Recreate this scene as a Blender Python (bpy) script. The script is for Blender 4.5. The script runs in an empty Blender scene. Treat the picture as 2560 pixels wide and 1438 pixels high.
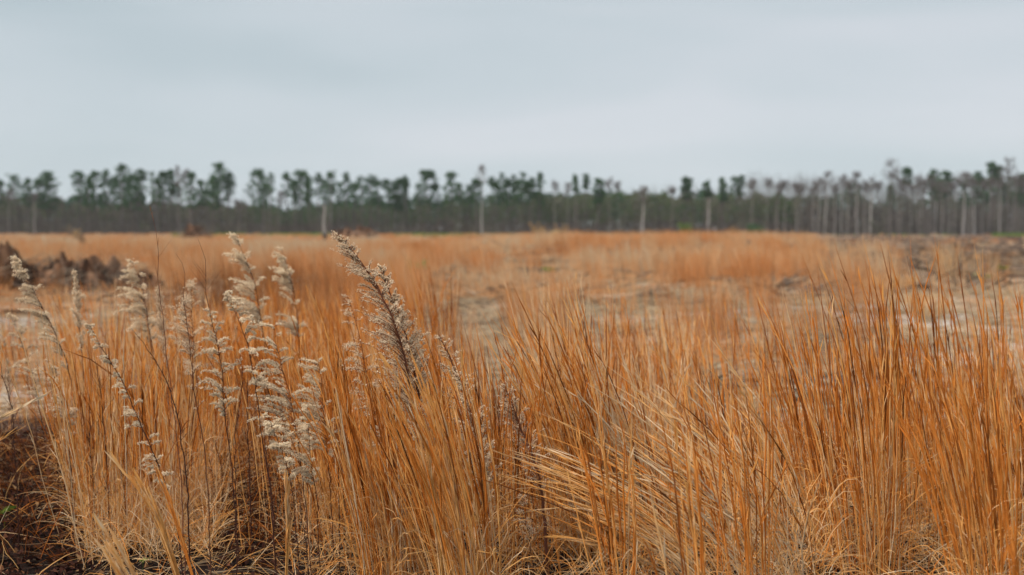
import bpy, math, random
import numpy as np
random.seed(7); rng = np.random.default_rng(11)
sc = bpy.context.scene
COL = sc.collection
F = 2490.0; CX = 1280.0; CY = 719.0; HOR = 573.0; CAMZ = 1.35
PITCH = math.atan((CY-HOR)/F)
cp, sp = math.cos(PITCH), math.sin(PITCH)

# ------------------------------------------------------------------ helpers
def at(px, py, Y):
    """world point seen in the photograph at pixel px,py when it stands Y metres ahead"""
    px = np.asarray(px, float); py = np.asarray(py, float)
    u = (px-CX)/F; v = (CY-py)/F
    dy = cp+v*sp; dz = -sp+v*cp
    t = Y/dy
    return np.stack(np.broadcast_arrays(u*t, Y+0*u, CAMZ+dz*t), -1)
def gx(px, d): return (px-CX)/F*d

def _hash(ix, iy, seed):
    h = (ix*374761393+iy*668265263+seed*982451653) & 0x7fffffff
    h = ((h ^ (h >> 13))*1274126177) & 0x7fffffff
    return ((h ^ (h >> 16)) & 0xffff)/65535.0
def vnoise(x, y, seed=0):
    x = np.asarray(x, float); y = np.asarray(y, float)
    ix = np.floor(x).astype(np.int64); iy = np.floor(y).astype(np.int64)
    fx = x-ix; fy = y-iy
    fx = fx*fx*(3-2*fx); fy = fy*fy*(3-2*fy)
    a = _hash(ix, iy, seed); b = _hash(ix+1, iy, seed); c = _hash(ix, iy+1, seed); d = _hash(ix+1, iy+1, seed)
    return (a*(1-fx)+b*fx)*(1-fy)+(c*(1-fx)+d*fx)*fy
def fbm(x, y, seed=0, o=4):
    s = 0; a = 0.5; t = 0
    for k in range(o):
        s = s+a*vnoise(x*2**k, y*2**k, seed+k*17); t += a; a *= 0.5
    return s/t
def sstep(a, b, x):
    t = np.clip((np.asarray(x, float)-a)/(b-a), 0, 1); return t*t*(3-2*t)

def ground_z(x, y):
    x = np.asarray(x, float); y = np.asarray(y, float)
    px = CX+x/np.maximum(y, 1)*F
    z = 0.10*(fbm(x*.18, y*.18, 3, 3)-.5)
    near = sstep(2, 5, y)*(1-sstep(60, 110, y))
    z = z+0.05*(fbm(x*1.7, y*1.7, 5, 4)-.5)*near
    # clods and furrows of the cleared field to the right
    right = sstep(1850, 2150, px)*sstep(12, 17, y)*(1-sstep(90, 120, y))
    z = z+right*(0.42*(fbm(x*.35, y*.9, 9, 4)-.45)+0.10*np.sin(y*1.1+x*.12+2*fbm(x*.2, y*.2, 8, 2)))
    mid = sstep(900, 1300, px)*sstep(9, 12, y)*(1-sstep(45, 60, y))*(1-right)
    z = z+mid*0.22*(fbm(x*.6, y*.8, 21, 4)-.5)
    left = (1-sstep(450, 700, px))*sstep(10, 14, y)*(1-sstep(60, 90, y))
    z = z+left*0.20*(fbm(x*.4, y*.8, 31, 4)-.5)
    z = z+0.75*sstep(28, 48, y)*(1-sstep(60, 120, y))*sstep(1150, 1350, px)*(1-sstep(1950, 2100, px))*0.6
    return z

def mesh_from(name, V, Fc, mat, parent=None, tone=None, smooth=False, sides=4):
    me = bpy.data.meshes.new(name)
    V = np.ascontiguousarray(V, np.float32); Fc = np.ascontiguousarray(Fc, np.int32)
    n = len(Fc); k = Fc.shape[1]
    me.vertices.add(len(V)); me.vertices.foreach_set('co', V.ravel())
    me.loops.add(n*k); me.loops.foreach_set('vertex_index', Fc.ravel())
    me.polygons.add(n); me.polygons.foreach_set('loop_start', np.arange(0, n*k, k, dtype=np.int32))
    me.polygons.foreach_set('loop_total', np.full(n, k, np.int32))
    if smooth: me.polygons.foreach_set('use_smooth', np.ones(n, bool))
    if tone is not None:
        at_ = me.attributes.new('tone', 'FLOAT', 'POINT')
        at_.data.foreach_set('value', np.ascontiguousarray(tone, np.float32))
    me.materials.append(mat)
    me.update(calc_edges=True)
    o = bpy.data.objects.new(name, me); COL.objects.link(o)
    if parent is not None: o.parent = parent
    return o

class Acc:
    """collects blades, tubes and quads with a tone value; build() links them as one mesh"""
    def __init__(s): s.V = []; s.Q = []; s.T = []; s.n = 0
    def add(s, V, Q, T):
        s.V.append(V); s.Q.append(Q+s.n); s.T.append(np.broadcast_to(T, (len(V),)) if np.ndim(T) < 1 else T); s.n += len(V)
    def tubes(s, P, R, tone, sides=3):
        P = np.asarray(P, float)
        if P.ndim == 2: P = P[None]
        N, K, _ = P.shape
        R = np.broadcast_to(np.asarray(R, float), (N, K))
        tone = np.asarray(tone, float)
        tone = tone if tone.ndim == 2 else np.repeat(np.broadcast_to(tone, (N,))[:, None], K, 1)
        T = np.gradient(P, axis=1); T /= np.linalg.norm(T, axis=2, keepdims=True)+1e-12
        a = rng.uniform(0, 6.28, N)
        ref = np.stack([np.cos(a), np.sin(a), 0.13+0*a], -1)[:, None, :]
        U = np.cross(T, ref); nn = np.linalg.norm(U, axis=2, keepdims=True)
        U = U/(nn+1e-9); W = np.cross(T, U)
        if sides == 2:
            V = np.stack([P+U*R[..., None], P-U*R[..., None]], 2)
        else:
            an = [2*math.pi*i/sides for i in range(sides)]
            V = np.stack([P+(U*math.cos(q)+W*math.sin(q))*R[..., None] for q in an], 2)
        S = V.shape[2]
        idx = np.arange(N*K*S).reshape(N, K, S)
        A = []
        for i in range(S if S > 2 else 1):
            j = (i+1) % S
            A.append(np.stack([idx[:, :-1, i], idx[:, :-1, j], idx[:, 1:, j], idx[:, 1:, i]], -1).reshape(-1, 4))
        s.add(V.reshape(-1, 3), np.concatenate(A), np.repeat(tone.ravel(), S))
    def quads(s, C, size, tone, flat=0.0, aspect=1.0, bend=0.0):
        """randomly turned leaf-sized quads"""
        C = np.asarray(C, float); N = len(C)
        n = rng.normal(size=(N, 3)); n[:, 2] += flat*np.sign(n[:, 2]+1e-9)*3
        n /= np.linalg.norm(n, axis=1, keepdims=True)
        r = rng.normal(size=(N, 3)); U = np.cross(n, r); U /= np.linalg.norm(U, axis=1, keepdims=True); W = np.cross(n, U)
        size = np.broadcast_to(np.asarray(size, float), (N,))[:, None]
        U = U*size*0.5; W = W*size*0.5*aspect
        j = lambda: 1+rng.uniform(-.35, .35, (N, 1))
        V = np.stack([C-U*j()-W*j()*.6+n*size*bend, C+U*j()*.7-W*j(), C+U*j()+W*j()*.6+n*size*bend, C-U*j()*.6+W*j()], 1)
        idx = np.arange(N*4).reshape(N, 4)
        s.add(V.reshape(-1, 3), idx, np.repeat(np.broadcast_to(np.asarray(tone, float), (N,)), 4))
    def build(s, name, mat, parent=None, smooth=False):
        V = np.concatenate(s.V); Q = np.concatenate(s.Q); T = np.concatenate(s.T)
        if parent is not None and hasattr(parent, 'location'):
            V = V-np.array(parent.location)
        return mesh_from(name, V, Q, mat, parent, T, smooth)

def tag(o, label=None, cat=None, group=None, kind=None):
    if label: o['label'] = label
    if cat: o['category'] = cat
    if group: o['group'] = group
    if kind: o['kind'] = kind
    return o
def thing(name, label, cat, loc, group=None):
    o = bpy.data.objects.new(name, None); COL.objects.link(o); o.location = [float(c) for c in loc]
    o.empty_display_size = 0.1
    return tag(o, label, cat, group)

# ------------------------------------------------------------------ materials
def ramp_mat(name, stops, trans=0.3, rough=0.8, noise=0.0, nscale=30, attr='tone', bump=0.0, tr_tint=(1.0, .8, .6)):
    m = bpy.data.materials.new(name); m.use_nodes = True
    nt = m.node_tree; nt.nodes.clear(); N = nt.nodes.new; L = nt.links.new
    out = N('ShaderNodeOutputMaterial')
    at_ = N('ShaderNodeAttribute'); at_.attribute_name = attr
    r = N('ShaderNodeValToRGB')
    e = r.color_ramp.elements
    e[0].position = stops[0][0]; e[0].color = (*stops[0][1], 1)
    e[1].position = stops[-1][0]; e[1].color = (*stops[-1][1], 1)
    for p, c in stops[1:-1]:
        x = e.new(p); x.color = (*c, 1)
    src = at_.outputs['Fac']
    if noise > 0:
        g = N('ShaderNodeNewGeometry'); n = N('ShaderNodeTexNoise'); n.inputs['Scale'].default_value = nscale
        n.inputs['Detail'].default_value = 3
        L(g.outputs['Position'], n.inputs['Vector'])
        ma = N('ShaderNodeMath'); ma.operation = 'MULTIPLY_ADD'; ma.inputs[1].default_value = noise
        ma2 = N('ShaderNodeMath'); ma2.operation = 'SUBTRACT'; ma2.inputs[1].default_value = noise*.5
        L(n.outputs['Fac'], ma.inputs[0]); L(src, ma.inputs[2]); L(ma.outputs[0], ma2.inputs[0]); src = ma2.outputs[0]
    L(src, r.inputs['Fac'])
    d = N('ShaderNodeBsdfDiffuse'); d.inputs['Roughness'].default_value = rough
    L(r.outputs['Color'], d.inputs['Color'])
    if trans > 0:
        t = N('ShaderNodeBsdfTranslucent'); mx = N('ShaderNodeMixShader'); mx.inputs[0].default_value = trans
        L(r.outputs['Color'], t.inputs['Color'])
        L(d.outputs[0], mx.inputs[1]); L(t.outputs[0], mx.inputs[2]); L(mx.outputs[0], out.inputs['Surface'])
    else:
        L(d.outputs[0], out.inputs['Surface'])
    return m

M = {}
M['grass'] = ramp_mat('broomsedge_straw', [(0, (.075, .028, .012)), (.20, (.33, .090, .016)), (.46, (.65, .218, .038)),
                       (.70, (.72, .375, .115)), (1, (.68, .52, .34))], trans=.25, noise=.16, nscale=22)
M['fargrass'] = ramp_mat('light_paled_far_grass', [(0, (.20, .085, .035)), (.3, (.55, .220, .074)), (.55, (.59, .31, .14)), (.8, (.57, .39, .225)), (1, (.52, .42, .30))], trans=.3, noise=.3, nscale=.7)  # tan far grass, with the paling of distant light put into its colour
M['litter'] = ramp_mat('straw_litter', [(0, (.07, .04, .03)), (.4, (.27, .17, .10)), (.75, (.42, .31, .19)), (1, (.48, .40, .29))], trans=.15)
M['leaf'] = ramp_mat('fallen_leaf', [(0, (.02, .009, .008)), (.45, (.055, .022, .015)), (.8, (.15, .06, .028)), (1, (.30, .17, .08))], trans=.15)  # reddish brown leaves, colour darkened to carry the deep shade over them
M['weedstem'] = ramp_mat('weed_stem', [(0, (.045, .022, .018)), (.5, (.13, .05, .03)), (1, (.36, .15, .07))], trans=0)
M['seed'] = ramp_mat('seed_fluff', [(0, (.20, .11, .07)), (.35, (.52, .34, .22)), (.7, (.78, .61, .42)), (1, (.88, .76, .57))], trans=.42)
M['needles'] = ramp_mat('pine_needles', [(0, (.020, .042, .020)), (.5, (.040, .100, .034)), (1, (.090, .165, .058))], trans=.2)
M['twig'] = ramp_mat('bare_twigs', [(0, (.055, .045, .042)), (.5, (.12, .10, .092)), (1, (.23, .20, .18))], trans=0)
M['bark'] = ramp_mat('tree_bark', [(0, (.045, .036, .032)), (.5, (.15, .125, .115)), (1, (.38, .35, .32))], trans=0, noise=.25, nscale=2)
M['woods'] = ramp_mat('woods_mass', [(0, (.022, .018, .016)), (.30, (.070, .055, .047)), (.45, (.125, .102, .085)), (.6, (.070, .094, .036)),
                        (.8, (.026, .068, .030)), (1, (.020, .056, .028))], trans=.15)
M['green'] = ramp_mat('green_blades', [(0, (.06, .10, .02)), (.5, (.115, .18, .03)), (1, (.24, .26, .07))], trans=.3)
M['clod'] = ramp_mat('root_soil', [(0, (.020, .013, .010)), (.4, (.082, .040, .024)), (1, (.29, .165, .10))], trans=0, noise=.5, nscale=3)
M['wood'] = ramp_mat('dead_wood', [(0, (.06, .04, .03)), (.5, (.22, .16, .12)), (1, (.42, .33, .22))], trans=0, noise=.3, nscale=9)
M['dryleaf'] = ramp_mat('dry_bush_leaf', [(0, (.20, .11, .05)), (.5, (.40, .26, .12)), (1, (.52, .40, .20))], trans=.2)

# ------------------------------------------------------------------ ground
def make_ground():
    nx, ny = 420, 620
    tx = np.linspace(-1, 1, nx); x = np.sinh(tx*7.0)/math.sinh(7.0)*1500
    a = np.linspace(0, 1, 60)[:-1]; y0 = -12+14.5*a
    b = np.linspace(0, 1, ny-59); y1 = 2.5*np.exp(b*math.log(1500/2.5))
    y = np.concatenate([y0, y1])
    # columns fan out with distance so that near ground stays finely divided
    X, Y = np.meshgrid(np.linspace(-1, 1, nx), y)
    spread = np.where(Y < 4, 4.0, Y)
    X = np.sign(X)*(np.abs(X)**1.25)*0.75*spread*(1+0.9*np.abs(X)**6*2)
    X = np.clip(X, -1650, 1650)+np.where(np.abs(X) > 1650, (X-np.sign(X)*1650)*.01, 0)
    Z = ground_z(X, Y)
    px = CX+X/np.maximum(Y, 1)*F
    # soil kinds: 0 dark humus and shade painted under the near grass, .35 brown soil, .6 straw tan, .85 pale grey patches
    n1 = fbm(X*.5, Y*.9, 41, 5); n2 = fbm(X*1.9, Y*3.0, 43, 4); n3 = fbm(X*.11, Y*.22, 47, 4)
    T = 0.50+0.55*(n1-.5)+.5*(n2-.5)
    dark = (1-sstep(130, 260, px))*(1-sstep(5.6, 6.8, Y)); dark = np.maximum(dark, sstep(540, 585, px)*(1-sstep(680, 720, px))*(1-sstep(5.2, 6, Y)))  # dark humus and painted shade in the bottom left gaps
    dark = np.maximum(dark, 0.85*(1-sstep(5.5, 8, Y)))  # shade between the near stems put into the soil colour
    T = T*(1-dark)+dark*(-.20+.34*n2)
    pale = sstep(1050, 1250, px)*sstep(6.5, 8, Y)*(1-sstep(17, 24, Y))
    T = T+pale*(0.08+1.2*(n1-.47))
    leftpale = (1-sstep(180, 420, px))*sstep(7, 9, Y)*(1-sstep(17, 20, Y)); T = T+leftpale*(.10+.4*(n1-.4))
    brown = sstep(1950, 2150, px)*sstep(16, 23, Y)*(1-sstep(500, 700, Y)); T = T*(1-.85*brown)+.85*brown*(0.22+1.0*(n2-.5)+1.2*(n1-.5))
    far = sstep(50, 90, Y)*(1-sstep(1900, 2100, px)); T = T*(1-far)+far*(.58+.5*(n3-.5))
    idx = np.arange(X.size).reshape(X.shape)
    Q = np.stack([idx[:-1, :-1], idx[:-1, 1:], idx[1:, 1:], idx[1:, :-1]], -1).reshape(-1, 4)
    m = ramp_mat('field_soil', [(0, (.010, .007, .006)), (.2, (.034, .021, .017)), (.36, (.125, .080, .058)), (.55, (.245, .165, .108)),
                                (.72, (.33, .245, .17)), (.88, (.31, .262, .222)), (1, (.33, .285, .25))], trans=0, noise=.45, nscale=9)
    nt = m.node_tree; d = [n for n in nt.nodes if n.type == 'BSDF_DIFFUSE'][0]
    bn = nt.nodes.new('ShaderNodeTexNoise'); bn.inputs['Scale'].default_value = 14; bn.inputs['Detail'].default_value = 6
    g = nt.nodes.new('ShaderNodeNewGeometry'); nt.links.new(g.outputs['Position'], bn.inputs['Vector'])
    b = nt.nodes.new('ShaderNodeBump'); b.inputs['Strength'].default_value = .9; b.inputs['Distance'].default_value = .05
    nt.links.new(bn.outputs['Fac'], b.inputs['Height']); nt.links.new(b.outputs[0], d.inputs['Normal'])
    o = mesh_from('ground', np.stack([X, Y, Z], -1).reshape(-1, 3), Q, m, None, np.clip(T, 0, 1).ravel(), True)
    tag(o, kind='structure')
make_ground()

# ------------------------------------------------------------------ grass
def grow(base, d0, bend, L, K, wig=0.03):
    """blade centre lines: direction d0 + s*bend, arc length L"""
    N = len(base); s = np.linspace(0, 1, K)
    D = d0[:, None, :]+bend[:, None, :]*(s**1.6)[None, :, None]
    D = D+wig*rng.normal(size=(N, K, 3))
    D /= np.linalg.norm(D, axis=2, keepdims=True)
    seg = (L/(K-1))[:, None, None]*D[:, :-1]
    P = np.concatenate([base[:, None, :], base[:, None, :]+np.cumsum(seg, 1)], 1)
    return P

def clump_stems(acc, c, n, h, spread, wind, wr, K=7, tone=.5, tvar=.14, rad=.07, sides=3, sheaths=5, curls=2, w=.0016, curltone=.8, bendv=None, tips=None, curlh=.55):
    a = rng.uniform(0, 6.283, n); r = rad*np.sqrt(rng.uniform(0, 1, n))
    bx = c[0]+r*np.cos(a); by = c[1]+r*np.sin(a)
    base = np.stack([bx, by, ground_z(bx, by)-.01], -1)
    al = spread*np.sqrt(rng.uniform(0.0, 1, n))
    d0 = np.stack([al*np.cos(a), al*np.sin(a), np.ones(n)], -1)
    d0[:, 0] += wind[0]*.5+rng.normal(0, wr, n); d0[:, 1] += wind[1]*.5+rng.normal(0, wr, n)
    be = np.stack([wind[0]*1.0+rng.normal(0, .10, n), wind[1]+rng.normal(0, .10, n), np.zeros(n)], -1)
    if bendv is not None: be = be+np.array(bendv)
    odd = rng.uniform(0, 1, n) < .10
    be[odd] += rng.normal(0, .5, (odd.sum(), 3))
    L = h*rng.uniform(.62, 1.06, n)
    P = grow(base, d0, be, L, K)
    s = np.linspace(0, 1, K)
    prof = np.interp(s, [0, .45, .6, .85, 1], [.8, .8, 1.25, 1.0, .12])
    W = w*rng.uniform(.7, 1.25, n)[:, None]*prof[None]
    tn = np.clip(tone+rng.normal(0, tvar, n), 0, 1); rr_ = rng.uniform(0, 1, n); tn = np.where(rr_ < .08, .08+.1*rr_/.08, np.where(rr_ > .95, .80, tn))
    acc.tubes(P, W, np.clip(tn[:, None]+np.interp(s, [0, .35, .6, .9, 1], [.10, .13, 0, -.05, .16])[None]+rng.normal(0, .05, (n, K)), 0, 1), sides)
    if sheaths:
        m = n*sheaths; i = np.repeat(np.arange(n), sheaths)
        t = rng.uniform(.38, .93, m)*(K-1); k = np.floor(t).astype(int); f = (t-k)[:, None]
        B = P[i, k]*(1-f)+P[i, k+1]*f; D = P[i, k+1]-P[i, k]; D /= np.linalg.norm(D, axis=1, keepdims=True)
        D = D+rng.normal(0, .11, (m, 3)); l = rng.uniform(.04, .10, m)
        pts = grow(B, D, rng.normal(0, .15, (m, 3)), l, 4, .03)
        acc.tubes(pts, (w*rng.uniform(.7, 1.2, m))[:, None]*np.array([.5, 1.1, .9, .1])[None], np.clip(tn[i]+rng.normal(.06, .10, m), 0, 1), 2)
    if curls:
        m = int(n*curls); i = rng.integers(0, n, m)
        t = rng.uniform(.03, curlh, m)*(K-1); k = np.minimum(np.floor(t).astype(int), K-2); f = (t-k)[:, None]
        B = P[i, k]*(1-f)+P[i, k+1]*f
        q = rng.uniform(0, 6.283, m); l = rng.uniform(.07, .26, m)
        D = np.stack([np.cos(q)*.6, np.sin(q)*.6, rng.uniform(.2, 1.6, m)], -1)
        be2 = np.stack([np.cos(q)*1.2+rng.normal(0, .8, m), np.sin(q)*1.2+rng.normal(0, .8, m), rng.uniform(-4.5, -.5, m)], -1)
        pts = grow(B, D, be2, l, 7, .06)
        acc.tubes(pts, (w*.8*rng.uniform(.5, 1.1, m))[:, None]*np.array([.8, 1, 1, .9, .8, .6, .2])[None], np.clip(curltone+rng.normal(0, .13, m), 0, 1), 2)

def near_density(px, d):
    dn = np.ones_like(px)
    dn = np.where((px < 185) & (d < 6.0), .10, dn)
    dn = np.where((px < 300) & (d > 5.2) & (d < 7.2), .30, dn)
    dn = np.where((px > 545) & (px < 710) & (d < 5.3), .0, dn)
    dn = np.where((px > 705) & (px < 830) & (d < 4.6), .45, dn)
    dn = np.where((px > 1000) & (d > 5.4), .24, dn)
    dn = np.where((px > 1000) & (d > 7.0), .10, dn)
    dn = np.where((px > 1550) & (px < 2000) & (d < 4.3), .55, dn)
    dn = np.where((px < 450) & (d > 7), .55, dn)
    dn = np.where((px > 1640) & (px < 1760) & (d > 5), .3, dn)
    dn = np.where((px > 185) & (px < 545) & (d > 3.8) & (d < 5.2), 1.5, dn)
    dn = dn*np.where(d < 3.75, .45, 1)
    return dn

def scatter(n, d0, d1, px0=-250, px1=2810):
    d = np.sqrt(rng.uniform(d0*d0, d1*d1, n)); px = rng.uniform(px0, px1, n)
    return px, d

acc = Acc()
A = 0.5*(3060/F)*(9.0**2-3.5**2)
px, d = scatter(int(A*10), 3.5, 9.0)
keep = rng.uniform(0, 1, len(px)) < near_density(px, d)*np.clip(.5+1.2*(fbm(gx(px, d)*.9+50, d*.9, 77, 3)-.2), 0, 1.2)
for p, q in zip(px[keep], d[keep]):
    x = gx(p, q); left = p < 620
    h = rng.uniform(.84, 1.06)*(0.90 if left else 1.0)
    if p > 1500: h *= rng.uniform(.78, 1.0)
    if 600 < p < 1000: h *= .96
    if p < 560 and rng.uniform() < .4: h *= 1.1
    if q < 3.9: h *= .9
    wind = -rng.uniform(.03, .24) if p > 820 else -rng.uniform(-.02, .12)
    tone = .48+rng.normal(0, .09)+(.05 if p < 560 else 0)
    if 1350 < p < 1750 and rng.uniform() < .3: tone = .80
    near = q < 6.0
    cur = (1.8 if left else 1.6) if near else .8
    clump_stems(acc, (x, q), int(rng.integers(24, 62)), h*rng.uniform(.82, 1.06), .15, (wind, 0), .075, K=7 if near else 5, tone=tone,
                rad=rng.uniform(.05, .26), sides=3 if near else 2, sheaths=5 if near else 2, curls=cur, w=.0019 if near else .0024, tvar=.18,
                curltone=.74 if left else .70, curlh=.5 if left else .62)
# low tangled basal leaves
def tangle(acc, n, d0, d1, pxa, pxb, tone, l0=.10, l1=.34, w=.0013, dens=None, up=1.2, var=.16):
    px, d = scatter(n, d0, d1, pxa, pxb)
    if dens is not None:
        k = rng.uniform(0, 1, n) < dens(px, d); px, d = px[k], d[k]
    n = len(px); x = gx(px, d); q = rng.uniform(0, 6.283, n)
    B = np.stack([x, d, ground_z(x, d)+rng.uniform(0, .05, n)], -1)
    D = np.stack([np.cos(q)*.8, np.sin(q)*.8, rng.uniform(.05, up, n)], -1)
    be = np.stack([rng.normal(0, 1, n), rng.normal(0, 1, n), rng.uniform(-2.2, .1, n)], -1)
    P = grow(B, D, be, rng.uniform(l0, l1, n), 6, .08)
    acc.tubes(P, (w*rng.uniform(.6, 1.3, n))[:, None]*np.array([.8, 1, 1, .9, .7, .2])[None], np.clip(tone+rng.normal(0, var, n), 0, 1), 2)
tangle(acc, 13000, 3.4, 6.2, -250, 2810, .74, dens=lambda p, d: np.where((p < 185), .06, np.where((p < 540) & (rng.uniform(0, 1, len(p)) < .5), 0, 1)*np.where((p > 550) & (p < 705) & (d < 5.2), .03, 1.)))
tangle(acc, 2600, 3.9, 5.4, 195, 540, .80, .12, .42, up=2.6)
tangle(acc, 650, 3.8, 6.0, -250, 200, .04, .12, .45, up=2.2, var=.10)
tangle(acc, 380, 3.9, 5.4, 540, 720, .04, .12, .45, up=2.2, var=.2)
tag(acc.build('grass', M['grass']), 'dense orange and straw coloured dry grass filling the near field', 'grass', kind='stuff')

# middle and far grass
def mid_density(px, d):
    dn = np.full_like(px, .18)
    dn = np.where((px > 440) & (px < 1060) & (d < 60), .85, dn)
    dn = np.where((px <= 440) & (d > 9) & (d < 24), .05, dn)
    dn = np.where((px <= 460) & (d > 24), .4, dn)
    dn = np.where((px > 1060) & (px < 1650) & (d > 9) & (d < 26), .09, dn)
    dn = np.where((px > 1060) & (px < 1650) & (d >= 26), .5, dn)
    dn = np.where((px >= 1650) & (px < 2040) & (d > 24) & (d < 70), 1.1, dn)
    dn = np.where((px >= 1650) & (px < 2040) & (d <= 24), .08, dn)
    dn = np.where((px >= 2040) & (px < 2250) & (d > 24) & (d < 60), .22, dn)
    dn = np.where((px >= 2250), .012, dn)
    dn = np.where((px >= 2040) & (d > 60), .02, dn)
    dn = np.where((px < 2040) & (d > 100), .4, dn)
    return dn
def fast_clumps(acc, n, d0, d1, per, w, hr, rad, tone, K=4, tfun=None, wind=-.14, hmul=None):
    px, d = scatter(n, d0, d1, -160, 2720)
    X = gx(px, d)
    k = rng.uniform(0, 1, n) < mid_density(px, d)*np.clip(3.4*(fbm(X*.30+9, d*.17, 91, 3)-.34), 0.08, 1)
    px, d, X = px[k], d[k], X[k]; n = len(px)
    h = rng.uniform(hr[0], hr[1], n); tc = tone+rng.normal(0, .07, n)+1.4*(fbm(X*.22, d*.10, 95, 3)-.5)
    if tfun is not None: tc = tc+tfun(px, d)
    wn = wind+rng.normal(0, .09, n)
    i = np.repeat(np.arange(n), per); m = len(i)
    a = rng.uniform(0, 6.283, m); r = rad*np.sqrt(rng.uniform(0, 1, m))
    bx = X[i]+r*np.cos(a); by = d[i]+r*np.sin(a)
    B = np.stack([bx, by, ground_z(bx, by)-.01], -1)
    al = rng.uniform(0, .22, m)
    D = np.stack([al*np.cos(a)+wn[i]*.5, al*np.sin(a), np.ones(m)], -1)
    be = np.stack([wn[i]+rng.normal(0, .12, m), rng.normal(0, .1, m), np.zeros(m)], -1)
    P = grow(B, D, be, h[i]*rng.uniform(.5, 1.05, m), K, .03)
    prof = np.interp(np.linspace(0, 1, K), [0, .6, 1], [.8, 1.1, .15])
    acc.tubes(P, (w*rng.uniform(.7, 1.3, m))[:, None]*prof[None], np.clip(tc[i]+rng.normal(0, .12, m), 0, 1), 2)
def low_tufts(acc, n, d0, d1, per, w, hr, rad, pa, pb, thr=.40):
    px, d = scatter(n, d0, d1, pa, pb); X = gx(px, d)
    k = rng.uniform(0, 1, n) < np.clip(5*(fbm(X*.4+20, d*.35, 131, 3)-thr), .03, 1); X, d = X[k], d[k]; n = len(X)
    kk = (gx(2030, d) > X) | (d < 22) | (rng.uniform(0, 1, len(X)) < .3); X, d = X[kk], d[kk]; n = len(X)
    tc = np.where(d < 26, .74, .64)+.9*(fbm(X*.3, d*.2, 135, 3)-.5)+rng.normal(0, .08, n); h = rng.uniform(hr[0], hr[1], n)
    i = np.repeat(np.arange(n), per); m = len(i); a = rng.uniform(0, 6.283, m); r = rad*np.sqrt(rng.uniform(0, 1, m))
    bx = X[i]+r*np.cos(a); by = d[i]+r*np.sin(a); al = rng.uniform(.1, 1.6, m)
    P = grow(np.stack([bx, by, ground_z(bx, by)-.01], -1), np.stack([al*np.cos(a)-.1, al*np.sin(a), np.ones(m)], -1), np.stack([np.cos(a)*.6, np.sin(a)*.6, -rng.uniform(0, 1.2, m)], -1), h[i]*rng.uniform(.5, 1.1, m), 4, .08)
    acc.tubes(P, (w*rng.uniform(.7, 1.3, m))[:, None]*np.array([.9, 1, .8, .2])[None], np.clip(tc[i]+rng.normal(0, .13, m), 0, 1), 2)
far_t = lambda p, d: np.where((p > 1650) & (p < 2060), .04, np.where(p < 480, .16, .13))
acc = Acc()
fast_clumps(acc, 2200, 9, 22, 36, .0030, (.45, 1.08), .2, .42)
fast_clumps(acc, 4600, 20, 55, 44, .007, (.45, 1.05), .30, .40, tfun=far_t)
fast_clumps(acc, 7500, 50, 110, 26, .018, (.4, .95), .5, .46, K=3, tfun=far_t)
fast_clumps(acc, 9000, 105, 240, 14, .05, (.3, .7), .8, .56, K=3)
low_tufts(acc, 1500, 9, 20, 30, .0030, (.12, .38), .12, -160, 2720)
low_tufts(acc, 5600, 18, 45, 24, .008, (.15, .42), .2, -160, 2720)
low_tufts(acc, 5000, 42, 110, 14, .02, (.2, .5), .35, -160, 2720)
tag(acc.build('far_grass', M['fargrass']), 'soft orange and tan dry grass spread over the middle and far field', 'grass', kind='stuff')

# short green grass at the foot of the woods
acc = Acc()
n = 16000
px, d = scatter(n, 150, 214, 430, 1500)
k = (px < 1050+160*rng.normal(size=n)) & (d > 186-16*vnoise(px*.02, d*0, 3)) & (fbm(px*.02, d*.03, 8, 2) > .42); px, d = px[k], d[k]
px2, d2 = scatter(400, 190, 205, 2480, 2560); px = np.r_[px, px2]; d = np.r_[d, d2]
px2, d2 = scatter(150, 195, 215, 1450, 2400); px = np.r_[px, px2]; d = np.r_[d, d2]
X = gx(px, d); n = len(px); B = np.stack([X, d, ground_z(X, d)], -1)
P = grow(B, np.stack([rng.normal(0, .3, n), rng.normal(0, .3, n), np.ones(n)], -1), np.zeros((n, 3)), rng.uniform(.25, .75, n), 3)
acc.tubes(P, .11*np.array([1, .8, .2])[None], np.clip(rng.normal(.5, .2, n), 0, 1), 2)
tag(acc.build('green_grass', M['green']), 'thin strip of bright green grass at the foot of the woods', 'grass', kind='stuff')

# straw lying on the ground
acc = Acc()
def flat_straw(n, d0, d1, pa, pb, l0, l1, w, tone, var=.2):
    px, d = scatter(n, d0, d1, pa, pb); x = gx(px, d)
    k = rng.uniform(0, 1, n) < np.clip(3.4*(fbm(x*.7+3, d*1.3, 55, 3)-.32), .04, 1); px, d, x = px[k], d[k], x[k]; n = len(x)
    q = rng.normal(0, .8, n)+np.where(rng.uniform(0, 1, n) < .5, 0, math.pi)
    B = np.stack([x, d, ground_z(x, d)+rng.uniform(.004, .04, n)], -1)
    D = np.stack([np.cos(q), np.sin(q), rng.normal(0.04, .10, n)], -1)
    P = grow(B, D, np.stack([rng.normal(0, .5, n), rng.normal(0, .5, n), -rng.uniform(0, .2, n)], -1), rng.uniform(l0, l1, n), 4, .05)
    acc.tubes(P, (w*rng.uniform(.6, 1.4, n))[:, None]*np.array([.7, 1, .9, .3])[None], np.clip(tone+rng.normal(0, var, n), 0, 1), 2)
flat_straw(1200, 3.4, 8, -250, 240, .08, .3, .0015, .25)
flat_straw(8000, 3.4, 8, 240, 2810, .08, .4, .0018, .5)
flat_straw(26000, 7, 20, 900, 2810, .15, .6, .005, .72)
flat_straw(5000, 7, 20, -250, 900, .15, .6, .005, .66)
flat_straw(12000, 18, 60, 900, 1950, .3, 1.0, .016, .55)
flat_straw(5000, 18, 60, 1950, 2810, .3, 1.0, .014, .34)
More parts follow.
